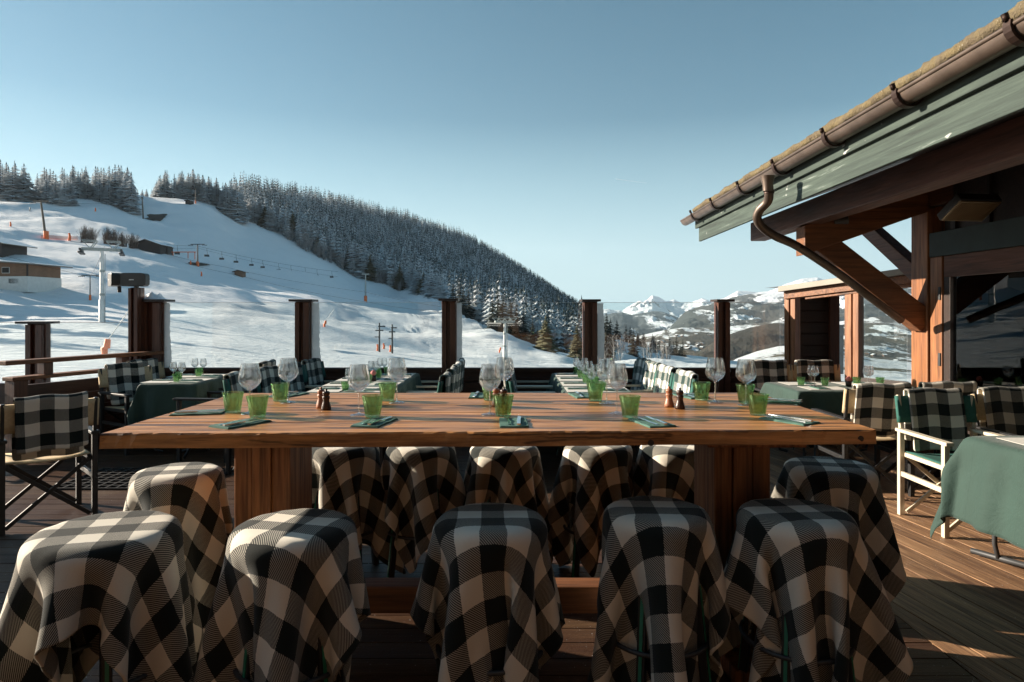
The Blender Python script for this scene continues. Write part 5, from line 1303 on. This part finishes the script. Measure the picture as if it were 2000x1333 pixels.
# ------------------------------------------------------------------ tables with cloths
def cloth_table(x0, x1, y0, y1, where, rz=0, skirt=.42, legs='box', flare=.05, tz=.75):
    cx, cy = (x0 + x1) / 2, (y0 + y1) / 2; w, l = x1 - x0, y1 - y0
    t = thing('restaurant_table', 'folding restaurant table under a green cloth, ' + where, 'table', (cx, cy, 0), rz)
    obj('table_top', MB().box(-w / 2 + .01, w / 2 - .01, -l / 2 + .01, l / 2 - .01, tz - .035, tz - .006), dark_boards, t, .004)
    for sx in (-1, 1):
        for sy in (-1, 1):
            X, Y_ = sx * (w / 2 - .10), sy * (l / 2 - .1)
            obj('leg', MB().tube([(X, Y_, tz - .04), (X, Y_, .12), (X - sx * .02, Y_ * 1.0, .04), (X - sx * .10, Y_, .02)], .014, 8), darkst_m, t)
    # cloth
    sp = .045; nx = int((w + 2 * skirt) / sp); ny = int((l + 2 * skirt) / sp); us = np.linspace(-w / 2 - skirt, w / 2 + skirt, nx + 1); vs = np.linspace(-l / 2 - skirt, l / 2 + skirt, ny + 1)
    Q = np.zeros((nx + 1, ny + 1, 3)); U, V_ = np.meshgrid(us, vs, indexing='ij'); sd = rnd.uniform(0, 6)
    for i, u in enumerate(us):
        for j, v in enumerate(vs):
            ex = max(abs(u) - w / 2, 0); ey = max(abs(v) - l / 2, 0); sx = 1 if u > 0 else -1; sy = 1 if v > 0 else -1
            bx, by = max(-w / 2, min(w / 2, u)), max(-l / 2, min(l / 2, v)); r = math.hypot(ex, ey)
            if r == 0: Q[i, j] = (u, v, tz + .002 * math.sin(u * 9 + v * 7 + sd)); continue
            nx_, ny_ = ex / r * sx, ey / r * sy; corner = min(ex, ey) / r
            s_ = (v if ex > ey else u); fold = .018 * math.sin(s_ * 17 + sd) + .012 * math.sin(s_ * 31 + sd * 2)
            out = .012 + r * flare + fold * min(r / .2, 1) + corner * .10 * min(r / .3, 1)
            zz = tz - max(0, r - .01) * (.985 - .04 * corner)
            Q[i, j] = (bx + nx_ * out, by + ny_ * out, max(zz, .02))
    c, s_ = math.cos(rz), math.sin(rz); Q2 = Q.copy(); Q2[..., 0] = Q[..., 0] * c - Q[..., 1] * s_; Q2[..., 1] = Q[..., 0] * s_ + Q[..., 1] * c
    cloth_obj('tablecloth', Q2, U, V_, cloth_green, 'green cotton cloth over the table ' + where, 'tablecloth', None, (cx, cy, 0), .003, (0, 0), 1)
    return cx, cy
MM = MB().box(-.20, .20, -.15, .15, 0, .002).mesh('placemat'); MM.materials.append(mat_m)
def lay(x, y, rz, where, tz=.754, glass=True, tum=True, cut=True, side=1):
    o = obj('placemat', MM, mat_m, loc=(x, y, tz)); o.rotation_euler[2] = rz; tag(o, 'pale placemat, %s' % where, 'placemat')
    c, s = math.cos(rz), math.sin(rz)
    def L_(a, b): return Vector((x + a * c - b * s, y + a * s + b * c, tz + .003))
    if tum: tumbler(L_(.10, .19), 'green tumbler, %s' % where, None, True)
    if glass: wine_glass(L_(.0, .20), 'wine glass, %s' % where, None, True)
    if cut:
        n_ = obj('napkin', NK, napkin_m, loc=L_(-.05, -.02)); n_.rotation_euler[2] = rz + E; tag(n_, 'green napkin, %s' % where, 'napkin')
        for me, off, nm in ((FK, -.02, 'fork'), (KN, .02, 'knife')):
            p_ = L_(-.05 + off, -.02); p_.z += .009; q_ = obj(nm, me, steel_m, loc=p_); q_.rotation_euler[2] = rz + E; tag(q_, '%s on napkin, %s' % (nm, where), nm)
cloth_table(-1.95, -1.16, 6.05, 8.15, 'centre left, between two rows of chairs')
cloth_table(.50, 1.14, 6.05, 8.15, 'centre right, between two rows of chairs')
cloth_table(-3.95, -3.36, 6.9, 8.05, 'far left by the corner post', R(3), skirt=.46)
cloth_table(2.74, 3.9, 6.27, 7.1, 'in front of the entrance shelter', 0)
cloth_table(2.79, 4.0, 2.7, 4.02, 'at the right edge of the picture', R(1), skirt=.52, flare=.14)
for nm, x0, x1, ys in (('centre left table', -1.95, -1.16, (7.85, 7.35, 6.85, 6.35)), ('centre right table', .50, 1.14, (7.85, 7.35, 6.85, 6.35))):
    for i, y in enumerate(ys):
        lay(x1 - .17, y, E, '%s from windbreak, right side of %s' % (ordn[i], nm)); lay(x0 + .17, y, -E, '%s from windbreak, left side of %s' % (ordn[i], nm))
for i, (x, y, r_) in enumerate(((-3.8, 7.15, -E), (-3.85, 7.75, -E), (-3.52, 7.2, E), (-3.55, 7.75, E))): lay(x, y, r_, ['near left', 'back left', 'near right', 'back right'][i] + ' on the far left table')
for i, (x, y, r_) in enumerate(((3.05, 6.88, math.pi), (3.62, 6.88, math.pi), (3.08, 6.47, 0), (3.64, 6.47, 0))): lay(x, y, r_, ['back left', 'back right', 'front left', 'front right'][i] + ' on the table in front of the shelter')
lay(3.08, 3.75, math.pi, 'at the back left of the near right table'); lay(3.12, 3.1, 0, 'at the front left of the near right table', glass=False)
tumbler(Vector((2.98, 3.62, .757)), 'green tumbler cut by the right edge of the picture on the near right table')
# folding foot bracket
obj_ = tag(obj('folding_table_leg', MB().tube([(2.98, 3.62, .5), (3.10, 3.60, .16), (3.03, 3.55, .06), (2.90, 3.95, .03), (2.84, 4.05, .03)], .018, 10), darkst_m), 'curved dark metal foot of the folding table at the right edge', 'table leg')
# floor mat
m = MB(); n = 14
for i in range(n + 1): m.box(i * .09 - .008, i * .09 + .008, 0, .72, .001, .014)
for j in range(9): m.box(0, n * .09, j * .09 - .008, j * .09 + .008, .001, .0135)
tag(obj('rubber_mat', m, rubber, loc=(-3.9, 5.55, .002)), 'black open mesh rubber mat on the deck behind the left foreground chair', 'mat')
# flower pot on the shelter table
fp = thing('flower_pot', 'small pink flower in a dark pot on the table in front of the shelter', 'flower', (3.40, 6.62, .757)); obj('pot', MB().lathe([(0, 0), (.025, 0), (.032, .05), (.0, .05)], 16), dark_boards, fp); obj('blossom', MB().tube([(0, 0, .05), (0, 0, .075), (0, 0, .1)], [.012, .03, .01], 8), plain('pink_petals', (.6, .2, .18), .7, 0, 40, .2, 0), fp)
fp = thing('flower_pot', 'small red and white flower posy in a dark pot on the centre left table', 'flower', (-1.5, 7.1, .757)); obj('pot', MB().lathe([(0, 0), (.025, 0), (.032, .06), (.0, .06)], 16), dark_boards, fp); obj('blossom', MB().tube([(0, 0, .06), (0, 0, .09), (0, 0, .12)], [.012, .035, .01], 8), bpy.data.materials['pink_petals'], fp)

# ------------------------------------------------------------------ unseen building and left wall, added to block and bounce light
rb = thing('fill_block_building', 'unseen timber building added behind the viewer to block and warm the fill light', 'building', (0, -2.6, 0))
obj('wall', MB().box(-9, 8, -6, 0, -3.5, 4.6), plain('warm_bounce_wall', (.46, .29, .18), .7, 0, 2, .2, .1), rb); obj('roof', MB().beam((0, -3, 5.0), (0, -3, 5.2), 20, 9).box(-10, 9, -6.5, 1.6, 4.61, 4.8), dark_boards, rb)
for i in range(6): f = obj('window', MB().box(-7 + i * 2.4, -5.4 + i * 2.4, .001, .05, .9, 2.3), dark_boards, rb); obj('pane', MB().box(-6.9 + i * 2.4, -5.5 + i * 2.4, .051, .056, 1.0, 2.2), window_m, f)
tag(obj('shade_caster_wall', MB().box(-5.25, -5.1, -2.5, 4.9, -.3, 1.25), dark_boards), 'unseen boarded wall added on the left to shade the terrace deck', 'wall')  # unseen wall, placed so its shadow falls on the left deck
# ------------------------------------------------------------------ haze
hz = MB().box(-15200, 15200, -15200, 15200, -246, 1500)
hm = bpy.data.materials.new('valley_haze'); hm.use_nodes = True; hn = hm.node_tree; hn.nodes.remove(hn.nodes['Principled BSDF'])
pv = hn.nodes.new('ShaderNodeVolumePrincipled'); pv.inputs['Color'].default_value = (.72, .88, 1.0, 1); pv.inputs['Density'].default_value = .000040; pv.inputs['Anisotropy'].default_value = .2
hn.links.new(pv.outputs[0], hn.nodes['Material Output'].inputs['Volume'])
tag(obj('haze', hz, hm), 'thin pale haze in the air over the valley', 'haze', None, 'stuff')

tag(obj('contrail', MB().tube([P(1203, 350, 9000), P(1262, 358, 9000)], [3.2, 1.2], 6), white_snow), 'short thin white vapour trail in the sky', 'vapour trail', None, 'structure')
for o in bpy.data.objects:
    if not o.parent and 'label' in o and len(o['label'].split()) > 16: print('LONG', o.name, o['label'])
